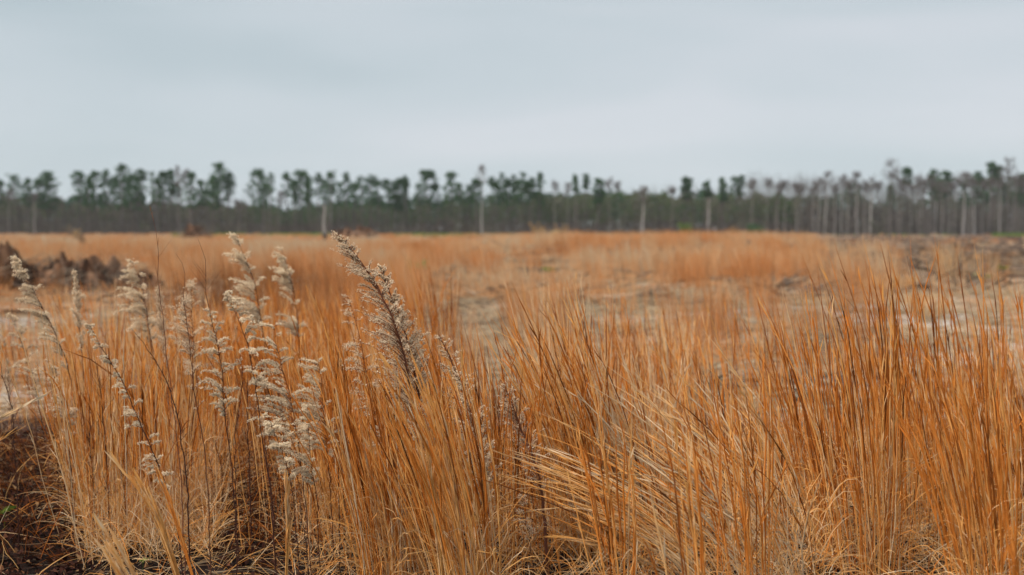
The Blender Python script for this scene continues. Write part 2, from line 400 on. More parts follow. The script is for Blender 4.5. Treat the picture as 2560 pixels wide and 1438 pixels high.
flat_straw(9000, 18, 60, -250, 900, .3, 1.0, .016, .5)
tag(acc.build('straw_litter', M['litter']), 'tan straw lying flat on the bare soil between the grass', 'straw', kind='stuff')

# broken twigs and bark on the cleared ground
acc = Acc()
def debris(n, d0, d1, pa, pb, l0, l1, w, up):
    px, d = scatter(n, d0, d1, pa, pb); x = gx(px, d)
    k = rng.uniform(0, 1, n) < np.clip(6*(fbm(x*.35+30, d*.5, 155, 3)-.46), .03, 1); d, x = d[k], x[k]; n = len(x); q = rng.normal(0, .6, n)+np.where(rng.uniform(0, 1, n) < .5, 0, math.pi)
    P = grow(np.stack([x, d, ground_z(x, d)+rng.uniform(0, up, n)], -1), np.stack([np.cos(q), np.sin(q), rng.normal(.08, .2, n)], -1), rng.normal(0, .4, (n, 3)), rng.uniform(l0, l1, n), 5, .12)
    acc.tubes(P, (w*rng.uniform(.4, 1.6, n))[:, None]*np.array([1, 1.1, .8, .7, .3])[None], np.clip(rng.normal(.28, .25, n), 0, 1), 4)
debris(2500, 8, 20, 850, 2810, .1, .5, .008, .05)
debris(3200, 18, 45, 850, 1950, .2, .8, .016, .10)
debris(4500, 18, 50, 1900, 2810, .2, .9, .020, .14)
debris(3000, 45, 100, 1100, 2810, .3, 1.4, .035, .2)
debris(1800, 14, 45, -250, 850, .2, .8, .016, .10)
tag(acc.build('wood_debris', M['wood']), 'dark broken twigs and bark scattered over the cleared soil', 'debris', kind='stuff')

# dead leaves
acc = Acc()
def leaves(n, d0, d1, pa, pb, tone):
    px, d = scatter(n, d0, d1, pa, pb); x = gx(px, d)
    C = np.stack([x, d, ground_z(x, d)+rng.uniform(.005, .05, n)], -1)
    acc.quads(C, rng.uniform(.012, .045, n)*rng.uniform(.7, 1, n), np.clip(tone+rng.normal(0, .30, n), 0, 1), flat=.2, aspect=.55, bend=.45)
leaves(4200, 3.5, 6.5, -250, 240, .30)
leaves(1000, 3.6, 5.6, 530, 730, .28)
leaves(1800, 3.5, 6.5, 240, 2800, .35)
tag(acc.build('fallen_leaves', M['leaf']), 'reddish brown dead leaves littering the dark soil under the grass', 'fallen leaves', kind='stuff')

# ------------------------------------------------------------------ distinct grass clumps and stalks
GC = 'tall dry grass clumps standing out of the field'
def grass_clump(label, px, d, stems, h, **kw):
    x = gx(px, d); t = thing('grass_clump', label, 'grass clump', (x, d, float(ground_z(x, d))), GC)
    a = Acc(); sh = kw.pop('sheaths', 5); cu = kw.pop('curls', 2)
    clump_stems(a, (x, d), stems, h, kw.pop('spread', .13), kw.pop('wind', (-.12, 0)), kw.pop('wr', .04), sheaths=sh, curls=0, **kw)
    a.build('stems', M['grass'], t)
    if cu:
        b = Acc(); n = int(stems*cu); q = rng.uniform(0, 6.283, n); r = kw.get('rad', .07)*1.2*np.sqrt(rng.uniform(0, 1, n))
        bx = x+r*np.cos(q); by = d+r*np.sin(q)
        B = np.stack([bx, by, ground_z(bx, by)+rng.uniform(0, h*.4, n)], -1)
        P = grow(B, np.stack([np.cos(q)*.5, np.sin(q)*.5, rng.uniform(.3, 1.5, n)], -1), np.stack([rng.normal(0, 1, n), rng.normal(0, 1, n), rng.uniform(-3, -.3, n)], -1), rng.uniform(.08, .28, n), 6, .06)
        b.tubes(P, .0012*np.array([.8, 1, 1, .9, .7, .2])[None], np.clip(.72+rng.normal(0, .12, n), 0, 1), 2)
        b.build('curled_leaves', M['grass'], t)
    return t
grass_clump('densest deep orange clump of upright stems in the right half of the near field', 2190, 3.7, 75, 1.20, wind=(-.12, 0), tone=.40, tvar=.17, rad=.11, K=8, w=.0022)
grass_clump('thick orange clump leaning left just behind the densest right hand clump', 2290, 4.3, 50, 1.28, wind=(-.16, 0), tone=.42, rad=.12, K=8, w=.0022, tvar=.18)
grass_clump('orange clump leaning left at the right edge of the photo, nearest the camera', 2500, 3.05, 55, 1.0, wind=(-.22, 0), tone=.42, rad=.07, K=8, w=.0023)
grass_clump('large pale straw clump blown flat towards the left, low in the right half', 1990, 3.5, 80, 1.08, wind=(-.85, -.05), wr=.34, tone=.78, tvar=.18, rad=.12, K=9, bendv=(-.25, 0, -.1), w=.0018)
grass_clump('straw clump bent over to the left with tips just right of the brown seed plume', 1840, 3.35, 46, 1.02, wind=(-1.4, 0), wr=.14, tone=.70, tvar=.12, rad=.07, K=9, bendv=(-.5, 0, -.3))
grass_clump('cream coloured upright straw clump in the middle of the near grass', 1640, 4.0, 90, .92, wind=(-.42, 0), wr=.05, tone=.90, tvar=.07, rad=.07, K=8, w=.0022)
grass_clump('orange clump arching left in front of the tall seed plume', 1185, 3.3, 110, .98, wind=(-.30, 0), wr=.06, tone=.52, rad=.10, K=8, w=.0023)
grass_clump('orange clump with long arching tips right of the brown seed plume', 1500, 4.0, 120, 1.16, wind=(-.34, 0), wr=.06, tone=.55, rad=.12, K=8, w=.0022, tvar=.18)
grass_clump('golden clump standing between the white seed plume and the tall brown one', 960, 3.5, 70, .92, wind=(-.16, 0), tone=.55, rad=.08, K=8, w=.0022, tvar=.18)
grass_clump('sparse tall dark orange clump between the right edge and the densest clump', 2450, 4.5, 46, 1.30, wind=(-.20, 0), wr=.07, tone=.38, tvar=.16, rad=.16, K=8, w=.0022)
grass_clump('slender dark orange clump standing to the left of the densest right hand clump', 2080, 4.1, 60, 1.1, wind=(-.16, 0), tone=.40, rad=.07, K=8, w=.0022, tvar=.18)
grass_clump('deep orange blurred clump standing behind and right of the tall seed plume top', 1085, 7.4, 80, 1.18, wind=(-.12, 0), tone=.36, rad=.16, K=6, w=.0026, sheaths=2, curls=0)
grass_clump('loose orange clump nearest the camera left of the densest right hand clump', 1770, 2.75, 16, .86, wind=(-.12, 0), tone=.46, rad=.03, K=8, w=.0023, curls=1)
grass_clump('upright orange clump in front of the pale flattened straw, nearer to the centre', 1560, 3.15, 26, .82, wind=(-.10, 0), tone=.50, tvar=.16, rad=.05, K=8, w=.0023, curls=1)
grass_clump('upright dark orange clump rising through the pale flattened straw', 1890, 3.2, 30, .95, wind=(-.12, 0), tone=.42, tvar=.16, rad=.06, K=8, w=.0023, curls=1)
grass_clump('isolated tan grass tuft standing on the brown cleared soil to the far right', 2368, 24, 90, 1.0, wind=(-.05, 0), tone=.88, rad=.22, K=5, w=.005, sheaths=0, curls=0, spread=.2)
grass_clump('wide faded tuft with a green foot on the brown cleared soil to the far right', 2455, 23, 60, .85, wind=(-.02, 0), tone=.88, rad=.30, K=5, w=.004, sheaths=0, curls=0, spread=.2)
grass_clump('cone shaped pale straw tuft where the orange grass meets the cleared soil', 2225, 20, 170, .52, wind=(-.02, 0), tone=.84, rad=.5, K=5, w=.007, sheaths=0, curls=0, spread=.4)
grass_clump('low pale straw tuft on bare ground beyond the dark orange tips to the right', 2325, 14.5, 130, .42, wind=(-.02, 0), tone=.84, rad=.24, K=5, w=.005, sheaths=0, curls=0, spread=.4)

# single stalks that stand clear of the rest
ST = 'single grass stalks standing clear of the clumps'
def stalk(label, pts, d, n=1, tone=.55, w=.0026, spread=.012, dd=0.0):
    P0 = np.array([at(x, y, d+dd*k/len(pts)) for k, (x, y) in enumerate(pts)])
    # carry the stalk down to the soil
    e = P0[-1]; gz = float(ground_z(e[0], e[1]))
    if e[2] > gz:
        dirv = P0[-1]-P0[-2]; dirv = dirv/abs(dirv[2]+1e-6)*1.0
        sl = min(max(dirv[0], -.6), .6); P0 = np.vstack([P0, [e[0]+sl*(e[2]-gz)*.6, e[1]+.03, gz-.01]])
    t = thing('grass_stalk', label, 'grass stalk', (P0[-1][0], P0[-1][1], gz), ST)
    P0 = P0[::-1]
    # resample
    seg = np.r_[0, np.cumsum(np.linalg.norm(np.diff(P0, axis=0), axis=1))]; S = np.linspace(0, seg[-1], 16)
    C = np.stack([np.interp(S, seg, P0[:, i]) for i in range(3)], -1)
    for _ in range(2): C[1:-1] = (C[:-2]+2*C[1:-1]+C[2:])/4
    a = Acc(); b = Acc(); L = seg[-1]
    for j in range(n):
        off = rng.normal(0, spread, 3)*np.linspace(.3, 1.2, 16)[:, None]; cut = 16 if j == 0 else int(rng.integers(11, 17))
        Q = (C+off)[:cut]
        a.tubes(Q, w*.75*np.interp(np.linspace(0, 1, cut), [0, .5, .8, 1], [.9, 1, .8, .15])[None], np.clip(tone+rng.normal(0, .05), 0, 1), 3)
        m = 16; tt = rng.uniform(.45, .97, m)*(cut-2); k = np.floor(tt).astype(int); f = (tt-k)[:, None]
        B = Q[k]*(1-f)+Q[k+1]*f; D = Q[k+1]-Q[k]; D /= np.linalg.norm(D, axis=1, keepdims=True)
        b.tubes(grow(B, D+rng.normal(0, .07, (m, 3)), rng.normal(0, .1, (m, 3)), rng.uniform(.04, .09, m), 4, .02), w*.85*np.array([.5, 1.1, .8, .1])[None], np.clip(tone+rng.normal(.08, .08, m), 0, 1), 2)
    a.build('stem', M['grass'], t); b.build('sheath_leaves', M['grass'], t)
stalk('pale broken stalk slanting across the left edge below the fluffy plumes', [(152, 962), (90, 1000), (10, 1040), (-90, 1090)], 3.3, 4, .92, .0046, .004)
stalk('thin tan stalk slanting below the pale broken stalk at the left edge', [(80, 1075), (20, 1105), (-60, 1150)], 3.7, 1, .72, .003)
stalk('longest orange stalk crossing the dark gap left of centre, tip at mid height', [(275, 1095), (300, 1150), (360, 1220), (400, 1300), (445, 1440)], 3.2, 6, .66, .0036, .006)
stalk('orange stalk pair just right of the longest slanting stalk', [(375, 1130), (400, 1190), (430, 1270), (470, 1400), (490, 1470)], 3.2, 3, .46, .0026, .006)
stalk('pale peach stalk near the bottom left with the higher tip of two', [(248, 1275), (275, 1320), (305, 1380), (340, 1450)], 2.9, 4, .72, .0038, .006)
stalk('pale peach stalk near the bottom left with the lower tip of two', [(225, 1322), (262, 1362), (300, 1420), (330, 1480)], 2.9, 5, .74, .0038, .006)
stalk('short pale stalk tip poking up at the bottom edge below the peach pair', [(240, 1408), (268, 1440), (300, 1490)], 2.9, 2, .74, .0042)
stalk('lone upright peach stalk in the dark gap at the bottom left of centre', [(716, 1190), (712, 1240), (718, 1320), (713, 1450)], 3.3, 4, .68, .0032, .004)
stalk('tall orange stalk with dark tip left of the tall brown seed plume', [(786, 700), (800, 745), (822, 800), (835, 870), (860, 960), (880, 1080), (890, 1200)], 3.5, 2, .42, .0030, .008)
stalk('orange stalk with side leaf below the dark tipped one', [(800, 850), (822, 900), (850, 960), (880, 1060), (905, 1200)], 3.4, 2, .48, .0028, .008)
stalk('bright golden stalk crossing in front of the tall seed plume', [(912, 860), (950, 900), (990, 950), (1030, 1010), (1060, 1100), (1090, 1300)], 3.2, 5, .74, .0038, .007)
stalk('second golden stalk crossing the tall seed plume, lower and to the right', [(1032, 920), (1060, 985), (1095, 1050), (1125, 1140), (1150, 1300)], 3.2, 5, .70, .0038, .007)
stalk('long thin pale tipped stalk reaching highest among the centre right tips', [(1366, 702), (1385, 735), (1415, 790), (1440, 850), (1465, 930), (1490, 1050)], 3.8, 1, .62, .0028)
stalk('pale curved stalk with soft tip right of the long thin one', [(1404, 685), (1425, 740), (1437, 800), (1452, 880), (1475, 1000)], 5.2, 3, .70, .0034, .01)
stalk('two pronged orange stalk with pale tips left of the long thin one', [(1224, 800), (1262, 840), (1290, 890), (1320, 960), (1350, 1080)], 3.7, 2, .58, .0028, .01)
stalk('straw stalk arching far left from the flattened clump, topmost', [(1605, 1030), (1660, 1040), (1730, 1075), (1800, 1140), (1860, 1230), (1930, 1350)], 3.4, 3, .80, .0030, .012)
stalk('straw stalk with bright tip above the flattened clump to the right', [(1728, 988), (1780, 1040), (1840, 1100), (1890, 1190), (1960, 1340)], 3.5, 2, .84, .0030, .01)
stalk('long flat straw stalk pointing left under the brown seed plume', [(1305, 1205), (1370, 1200), (1450, 1225), (1560, 1260), (1660, 1320), (1760, 1420)], 3.3, 3, .72, .0026, .014)
stalk('lowest flat straw stalk pointing left near the bottom centre', [(1330, 1335), (1400, 1335), (1500, 1350), (1600, 1390), (1700, 1450)], 3.3, 3, .72, .0026, .014)
stalk('dark orange stalk with highest tip near the right edge', [(2545, 688), (2552, 760), (2562, 830), (2580, 950)], 4.2, 3, .34, .0032, .01)
stalk('red orange stalk above the right hand clumps, tip against brown soil', [(2342, 662), (2362, 715), (2385, 790), (2410, 880), (2440, 1000)], 4.6, 2, .36, .0030, .01)
stalk('tall tan stalk tip highest above the densest right hand clump', [(2132, 640), (2150, 690), (2165, 740), (2180, 850), (2192, 980)], 4.2, 3, .52, .0034, .01)
stalk('dark thick stalk nearest the camera at the lower right edge', [(2495, 1040), (2512, 1120), (2520, 1220), (2535, 1340), (2545, 1470)], 2.6, 4, .36, .0032, .008)

# ------------------------------------------------------------------ seed plumed weeds
WG = 'dried tall weeds with seed plumes'
def weed(label, pts, d, plume=(.0, .5), bl=(.03, .14), nb=50, side=-1.0, seeds=24, size=.005, tone=.7, tvar=.12, stem_w=.0032, stone=.25, fl=.004,
         twigs=10, bare=0.0, asp=.38, worm=False, cone=True, droop=1.6, tri=3, cat='dried weed', name='goldenrod_plant', up=.7, ny=.55):
    """pts: stem from tip to foot in photograph pixels at distance d; plume: part of the stem, from the tip, that carries seed branches"""
    P0 = np.array([at(x, y, d) for (x, y) in pts]); e = P0[-1]; gz = float(ground_z(e[0], e[1]))
    if e[2] > gz+.03:
        sl = (P0[-1][0]-P0[-2][0])/max(P0[-2][2]-P0[-1][2], .02); sl = min(max(sl, -.25), .25)
        P0 = np.vstack([P0, [e[0]+sl*(e[2]-gz)*.5, e[1], gz-.02]])
    P0[:, 1] += np.cumsum(rng.normal(0, .006, len(P0)))
    seg = np.r_[0, np.cumsum(np.linalg.norm(np.diff(P0, axis=0), axis=1))]; L = seg[-1]
    K = 34; S = np.linspace(0, L, K); C = np.stack([np.interp(S, seg, P0[:, i]) for i in range(3)], -1)
    C[1:-1] = (C[:-2]+2*C[1:-1]+C[2:])/4
    C[1:-1] += rng.normal(0, .0016, (K-2, 3))
    t = thing(name, label, cat, (C[-1][0], C[-1][1], gz), WG)
    a = Acc(); a.tubes(C, stem_w*.5*np.interp(np.linspace(0, 1, K), [0, .15, .6, 1], [.22, .55, 1, 1.25])[None], stone, 5)
    def on(s):  # s: metres from the tip
        k = np.clip(s/L*(K-1), 0, K-1.001); i = np.floor(k).astype(int); f = (k-i)[:, None]
        T = C[i]-C[i+1]; return C[i]*(1-f)+C[i+1]*f, T/np.linalg.norm(T, axis=1, keepdims=True)
    # branches
    br = a; sd = Acc()
    if nb:
        s = np.sort(rng.uniform(plume[0]*L, plume[1]*L, nb)); B, T = on(s)
        rel = (s/L-plume[0])/(plume[1]-plume[0])
        ln = (bl[0]+(bl[1]-bl[0])*(np.sin(np.clip(rel*1.25, 0, 1)*math.pi*.5) if cone else 1))*rng.uniform(.45, 1.1, nb)
        ln = ln*np.interp(rel, [0, .8, 1], [1, 1, .55])
        q = rng.normal(0, 1, nb); sx = np.where(rng.uniform(0, 1, nb) < .5+.42*abs(side), np.sign(side), -np.sign(side))
        ln = np.where(sx == np.sign(side), ln, ln*(.75 if abs(side) < .5 else .45))
        D = T*up+np.stack([sx*rng.uniform(.45, 1.0, nb), q*ny, rng.uniform(-.05, .35, nb)], -1)
        D /= np.linalg.norm(D, axis=1, keepdims=True)
        be = np.stack([sx*rng.uniform(.2, .8, nb), q*.2, -rng.uniform(.35, 1, nb)*droop], -1)
        PB = grow(B, D, be, ln, 8, .05)
        br.tubes(PB, .0009*np.linspace(1.2, .4, 8)[None]*(stem_w/.0032)**.5, min(stone+.25, 1), 3)
        # finer side twigs
        m = nb*3; i = rng.integers(0, nb, m); tt = rng.uniform(1.5, 6.8, m); k = np.floor(tt).astype(int); f = (tt-k)[:, None]
        B2 = PB[i, k]*(1-f)+PB[i, k+1]*f; D2 = PB[i, k+1]-PB[i, k]; D2 /= np.linalg.norm(D2, axis=1, keepdims=True)
        D2 = D2+rng.normal(0, .45, (m, 3)); D2[:, 2] += .25
        PT = grow(B2, D2, np.stack([0*i, 0*i, -rng.uniform(0, 1, m)], -1), ln[i]*rng.uniform(.12, .32, m), 4, .05)
        br.tubes(PT, .0005*np.array([1, .9, .7, .4])[None], min(stone+.35, 1), 3)
        # seeds
        if seeds:
            for (PP, lo, cnt) in ((PB, .22, seeds), (PT, .3, max(3, seeds//4))):
                if worm and PP is PT: continue
                nn = len(PP); kk = PP.shape[1]; i = np.repeat(np.arange(nn), cnt)
                w_ = np.linalg.norm(PP[:, 0]-PP[:, -1], axis=1); w_ = w_/w_.mean(); keep = rng.uniform(0, 1.1, len(i)) < w_[i]; i = i[keep]; m = len(i)
                tt = rng.uniform(lo, 1, m)*(kk-1.001); k = np.floor(tt).astype(int); f = (tt-k)[:, None]
                c = PP[i, k]*(1-f)+PP[i, k+1]*f+rng.normal(0, fl, (m, 3)); c[:, 2] += fl*.8
                tn = np.clip(tone+rng.normal(0, tvar, m), 0, 1)
                sz = size*rng.uniform(.6, 1.3, m)
                for _ in range(tri):
                    sd.quads(c+rng.normal(0, size*.22, (m, 3)), sz, tn, aspect=asp, bend=.2)
    if twigs:
        s = rng.uniform(.10*L, .95*L, twigs); B, T = on(s); q = rng.uniform(0, 6.283, twigs)
        D = T*1.1+np.stack([np.cos(q), np.sin(q)*.6, 0*q+.2], -1)
        ln = rng.uniform(.02, .10, twigs)
        br.tubes(grow(B, D, np.zeros((twigs, 3)), ln, 5, .08), .0007*np.linspace(1.2, .3, 5)[None], min(stone+.35, 1), 3)
    a.build('stem', M['weedstem'], t)
    if sd.V: sd.build('seed_plume', M['seed'], t)
    return t
# the tall plume at the centre
weed('tallest fluffy brown and cream seed plume at the centre, tip against the woods', [(834, 573), (855, 600), (880, 625), (915, 670), (950, 730), (985, 800), (1008, 870), (1022, 930), (1035, 1010), (1050, 1120), (1062, 1250), (1070, 1440)],
     3.55, (.02, .54), (.04, .21), 170, -.50, 40, .0048, .70, .18, .009, .42, .0022, twigs=14, droop=.7, up=1.0, tri=2, ny=.8, asp=.45)
weed('granular brown seed plume with its tip tucked just right of the tallest plume', [(954, 668), (976, 735), (1004, 800), (1030, 880), (1044, 960), (1062, 1100), (1076, 1250), (1086, 1440)],
     3.65, (.0, .58), (.03, .15), 170, -.1, 42, .0046, .68, .18, .010, .45, .0020, droop=.4, up=1.4, tri=2, ny=.8, asp=.7)
weed('low granular brown seed plume half buried in orange grass right of the tallest one', [(1150, 930), (1172, 1010), (1192, 1090), (1208, 1180), (1220, 1300), (1228, 1440)],
     3.6, (.0, .6), (.03, .12), 110, -.1, 42, .0046, .68, .18, .010, .45, .0020, droop=.4, up=1.3, tri=2, ny=.8, asp=.7)
weed('thinner plume of feathery cream side branches left of the tallest plume', [(868, 740), (885, 790), (900, 850), (912, 930), (935, 1010), (960, 1120), (975, 1300)],
     3.7, (.0, .55), (.03, .11), 46, -.95, 30, .0040, .72, .12, .0032, .25, .0028, droop=1.2, up=.5)
weed('greyish cream seed plume right of the tallest plume, half hidden by grass', [(1098, 838), (1120, 880), (1140, 930), (1160, 990), (1185, 1060), (1205, 1130), (1220, 1250), (1235, 1440)],
     3.75, (.0, .55), (.03, .14), 70, -.3, 24, .0042, .74, .16, .012, .5, .0018, droop=.6, up=1.0, tri=2, asp=.7)
weed('hazy brown seed plume leaning right of centre above the flat straw', [(1262, 960), (1290, 1040), (1310, 1090), (1335, 1150), (1352, 1210), (1362, 1300), (1370, 1440)],
     3.7, (.0, .55), (.03, .13), 80, -.2, 26, .0040, .60, .16, .012, .5, .0018, droop=.6, up=1.0, tri=2, asp=.7)
weed('small cream seed spray low beside the brown plume near the bottom', [(1306, 1240), (1312, 1290), (1322, 1340), (1335, 1440)], 3.5, (.0, .4), (.02, .05), 22, -.2, 22, .0036, .6, .15, .0026, .15, .003)
# the white cluster
weed('thick white seed plume of worm like branches left of centre, tallest of its cluster', [(684, 815), (690, 870), (705, 930), (725, 1000), (740, 1080), (752, 1180), (765, 1300), (775, 1440)],
     3.6, (.0, .50), (.06, .20), 62, -.50, 130, .0042, .86, .12, .0034, .2, .0026, droop=.9, up=.45, worm=True)
weed('thick white seed plume leaning right, second of the white cluster', [(795, 900), (800, 950), (806, 1010), (812, 1080), (820, 1180), (826, 1300), (832, 1440)],
     3.65, (.0, .42), (.06, .17), 52, -.7, 130, .0042, .84, .12, .0034, .2, .0026, droop=.9, up=.45, worm=True)
weed('low white seed plume under the white cluster with drooping tips', [(672, 1040), (690, 1085), (705, 1120), (722, 1180), (735, 1260), (748, 1440)],
     3.5, (.0, .35), (.03, .08), 34, .1, 100, .0044, .88, .1, .0034, .1, .0032, droop=1.4, up=.6, worm=True)
weed('white seed plume with short drooping tips low between two dark stems', [(768, 1020), (772, 1070), (776, 1150), (790, 1250), (800, 1440)], 3.55, (.0, .40), (.03, .09), 34, -.5, 100, .0044, .86, .1, .0034, .1, .0030, droop=1.0, up=.5, worm=True)
# dark stems with curled seeds to the left
weed('dark weed arching over to the right with curled white seed branches', [(560, 728), (585, 770), (605, 815), (622, 870), (636, 930), (645, 1000), (652, 1080), (668, 1160), (682, 1260), (690, 1440)],
     3.6, (.0, .34), (.03, .09), 40, .85, 56, .0050, .82, .12, .0044, .08, .0026, twigs=24, droop=2.4)
weed('dark weed with cream curled branches directly left of the arching one', [(497, 598), (515, 640), (519, 690), (514, 730), (528, 780), (545, 840), (556, 900), (562, 980), (568, 1060), (582, 1160), (592, 1280), (596, 1440)],
     3.6, (.20, .50), (.03, .10), 42, -.3, 52, .0050, .78, .15, .0040, .12, .0026, twigs=26, droop=1.8)
weed('tall bare reddish weed stem reaching highest against the woods on the left', [(370, 512), (382, 560), (398, 610), (392, 660), (388, 700), (402, 750), (408, 820), (416, 900), (428, 980), (444, 1080), (458, 1200), (468, 1440)],
     3.5, (.0, .3), (.01, .05), 14, 0, 0, .0035, .5, .15, .0036, .55, .002, twigs=34, droop=.2, up=1.2)
weed('bare reddish weed stem with crooked neck between two taller ones', [(438, 634), (456, 660), (460, 695), (448, 730), (460, 780), (470, 860), (474, 940), (482, 1000), (500, 1100), (512, 1240), (520, 1440)],
     3.5, (.10, .45), (.01, .07), 30, .2, 12, .0038, .68, .15, .0036, .35, .002, twigs=36, droop=.8, up=1.0)
weed('dark branching weed stem slanting up to the left, nearly without seeds', [(328, 820), (360, 862), (395, 915), (425, 980), (440, 1040), (455, 1130), (466, 1260), (472, 1440)],
     3.45, (.1, .7), (.02, .06), 20, .2, 0, .0038, .62, .15, .0050, .05, .002, twigs=30, droop=.4, up=1.0)
weed('leaning dark weed with sparse curled cream seeds, leftmost of the sharp ones', [(225, 815), (245, 850), (268, 895), (300, 950), (325, 1005), (348, 1050), (372, 1100), (400, 1160), (430, 1240), (452, 1340), (462, 1440)],
     3.5, (.0, .62), (.02, .065), 52, -.35, 34, .0050, .78, .14, .0044, .08, .0024, twigs=26, droop=2.2)
weed('thin dark weed stem rising from the bottom dark gap with bare forks', [(598, 860), (606, 960), (590, 1080), (592, 1200), (596, 1320), (600, 1440)], 3.8, (.1, .9), (.02, .07), 16, 0, 0, .003, .5, .1, .0036, .05, .002, twigs=30, droop=.2, up=1.2)
weed('bare dark weed stem with pale forked twigs beside the lone peach stalk', [(655, 1060), (668, 1140), (678, 1230), (684, 1330), (690, 1440)], 3.4, (.1, .9), (.02, .08), 12, 0, 0, .003, .5, .1, .0044, .10, .002, twigs=22, droop=.1, up=1.2)
weed('dark bare stem standing just right of the white cluster', [(838, 1040), (845, 1120), (850, 1240), (852, 1440)], 3.75, (.0, .2), (.02, .05), 6, 0, 0, .004, .8, .1, .0040, .04, .002, twigs=8)
weed('dark bare stem under the low white plume', [(742, 1180), (750, 1260), (764, 1360), (772, 1460)], 3.45, (.0, .2), (.02, .04), 4, 0, 0, .004, .8, .1, .0036, .04, .002, twigs=8)
# thin bare stems that nothing tells apart
for k in range(28):
    px0 = [40, 75, 105, 130, 165, 200, 248, 285, 318, 560, 610, 650, 150, 185, 232, 262, 300, 345, 505, 545, 575, 625, 815, 845, 862, 720, 758, 210][k]; tp = rng.uniform(880, 1080); dd = rng.uniform(3.9, 5.2)
    weed('thin bare dark weed stem standing among the orange stems on the left', [(px0-rng.uniform(5, 45), tp), (px0-8, tp+130), (px0, tp+290), (px0+6, tp+460)], dd,
         (.1, .9), (.03, .12), 18, 0, 0, .003, .5, .1, rng.uniform(.003, .0048), rng.uniform(.03, .15), .002, twigs=34, droop=.1, up=1.3, name='bare_weed', cat='bare weed')
# softer ones further back
weed('soft white plume behind, tip just under the green strip, left of its pair', [(592, 592), (612, 640), (632, 690), (645, 740), (655, 800), (668, 900), (675, 1050)], 5.6, (.0, .42), (.05, .20), 52, -.8, 110, .0070, .84, .1, .006, .2, .005, droop=1.0, up=.7, worm=True)
weed('soft white plume behind, right of its pair, left of the tallest plume', [(706, 628), (720, 670), (732, 710), (742, 770), (750, 860), (755, 1000)], 5.8, (.0, .42), (.05, .18), 46, -.8, 110, .0070, .84, .1, .006, .2, .005, droop=1.0, up=.7, worm=True)
weed('soft white plume in front of the dark root heap, drooping both ways', [(328, 652), (345, 690), (358, 740), (368, 800), (378, 900), (384, 1050)], 5.4, (.0, .40), (.04, .20), 44, -.5, 110, .0070, .80, .1, .006, .2, .005, droop=1.7, worm=True)
weed('long cream plume leaning from the dark root heap at the left edge', [(42, 640), (68, 680), (95, 740), (122, 790), (148, 840), (172, 900), (190, 990), (205, 1100)], 4.8, (.0, .48), (.03, .14), 60, -.85, 110, .0056, .80, .10, .005, .15, .004, droop=.9, up=.8, worm=True)
weed('short cream plume with upright tip between the root heap and the pale ground', [(186, 688), (190, 730), (196, 790), (204, 870), (212, 1000)], 5.0, (.0, .34), (.03, .09), 30, 0, 40, .0066, .70, .10, .0042, .2, .005, droop=.9)
weed('drooping cream plume low at the left edge among orange stems', [(30, 790), (50, 840), (70, 900), (92, 980), (110, 1100)], 4.8, (.0, .45), (.03, .11), 32, -.2, 44, .0055, .72, .12, .004, .15, .0038, droop=1.9)
weed('greyish fluffy weed just right of the pale broken stalk', [(120, 905), (138, 950), (152, 1000), (165, 1060), (172, 1200)], 4.3, (.0, .45), (.02, .09), 30, -.1, 44, .005, .64, .12, .004, .1, .0038, droop=1.6)
weed('hazy cream seed cloud behind the crooked reddish stem', [(478, 700), (480, 760), (484, 830), (490, 920), (500, 1060)], 4.9, (.0, .45), (.04, .15), 54, -.3, 50, .0050, .66, .12, .004, .2, .005, droop=.8)
weed('hazy cream seed cloud behind the bare reddish stem', [(398, 730), (404, 790), (412, 860), (422, 980)], 5.2, (.0, .40), (.04, .13), 40, 0, 40, .0055, .62, .12, .004, .2, .005, droop=.8)
weed('faint grey seed stem at the very left edge above the dark soil', [(12, 850), (20, 930), (28, 1020), (34, 1160)], 5.2, (.0, .5), (.02, .07), 24, 0, 30, .005, .55, .12, .004, .15, .004)
weed('dead weed stem with forked twigs on the dark soil at bottom left', [(112, 1050), (120, 1150), (124, 1240), (128, 1330)], 4.7, (.0, .9), (.03, .10), 10, .2, 0, .003, .5, .1, .005, .75, .002, twigs=16, droop=.2)

# small leafy plants
def seedling(label, px, py, d, n=7, size=.05, tone=.6, h=.08, name='leafy_seedling'):
    c = at(px, py, d); gz = float(ground_z(c[0], c[1])); t = thing(name, label, 'small plant', (c[0], c[1], gz))
    a = Acc(); a.tubes(np.array([[c[0], c[1], gz-.01], [c[0]+.005, c[1], gz+h*.6], [c[0], c[1], gz+h]]), size*.03*np.array([[1, .8, .6]]), .4, 4); a.build('stem', M['green'], t)
    b = Acc(); q = rng.uniform(0, 6.283, n); B = np.repeat([[c[0], c[1], gz+h*.9]], n, 0)+rng.normal(0, size*.1, (n, 3))
    D = np.stack([np.cos(q), np.sin(q), rng.uniform(.2, .9, n)], -1)
    b.tubes(grow(B, D, np.stack([0*q, 0*q, -rng.uniform(.3, 1.2, n)], -1), size*rng.uniform(.8, 1.5, n), 6, .03), size*.17*np.array([[.3, .8, 1.1, 1, .6, .05]]), np.clip(tone+rng.normal(0, .2, n), 0, 1), 2)
    b.build('leaves', M['green'], t)
seedling('small green seedling with a yellow leaf on the dark soil at bottom left', 12, 1368, 4.35, 8, .055, .55)
seedling('tiny green sprout under the peach stalks at the bottom left', 355, 1425, 3.8, 5, .03, .5, .05)
seedling('bright green leafy sprout in the middle of the orange field', 1042, 706, 26, 26, .28, .62, .32)
seedling('pale green sprout on the grey bare patch right of centre', 1370, 700, 27, 16, .2, .7, .2)
seedling('low yellow green sprout on the brown cleared soil at the right', 2452, 706, 25, 26, .22, .8, .1)
seedling('dark green sprout near the right edge on the brown cleared soil', 2508, 700, 27, 16, .16, .15, .2)

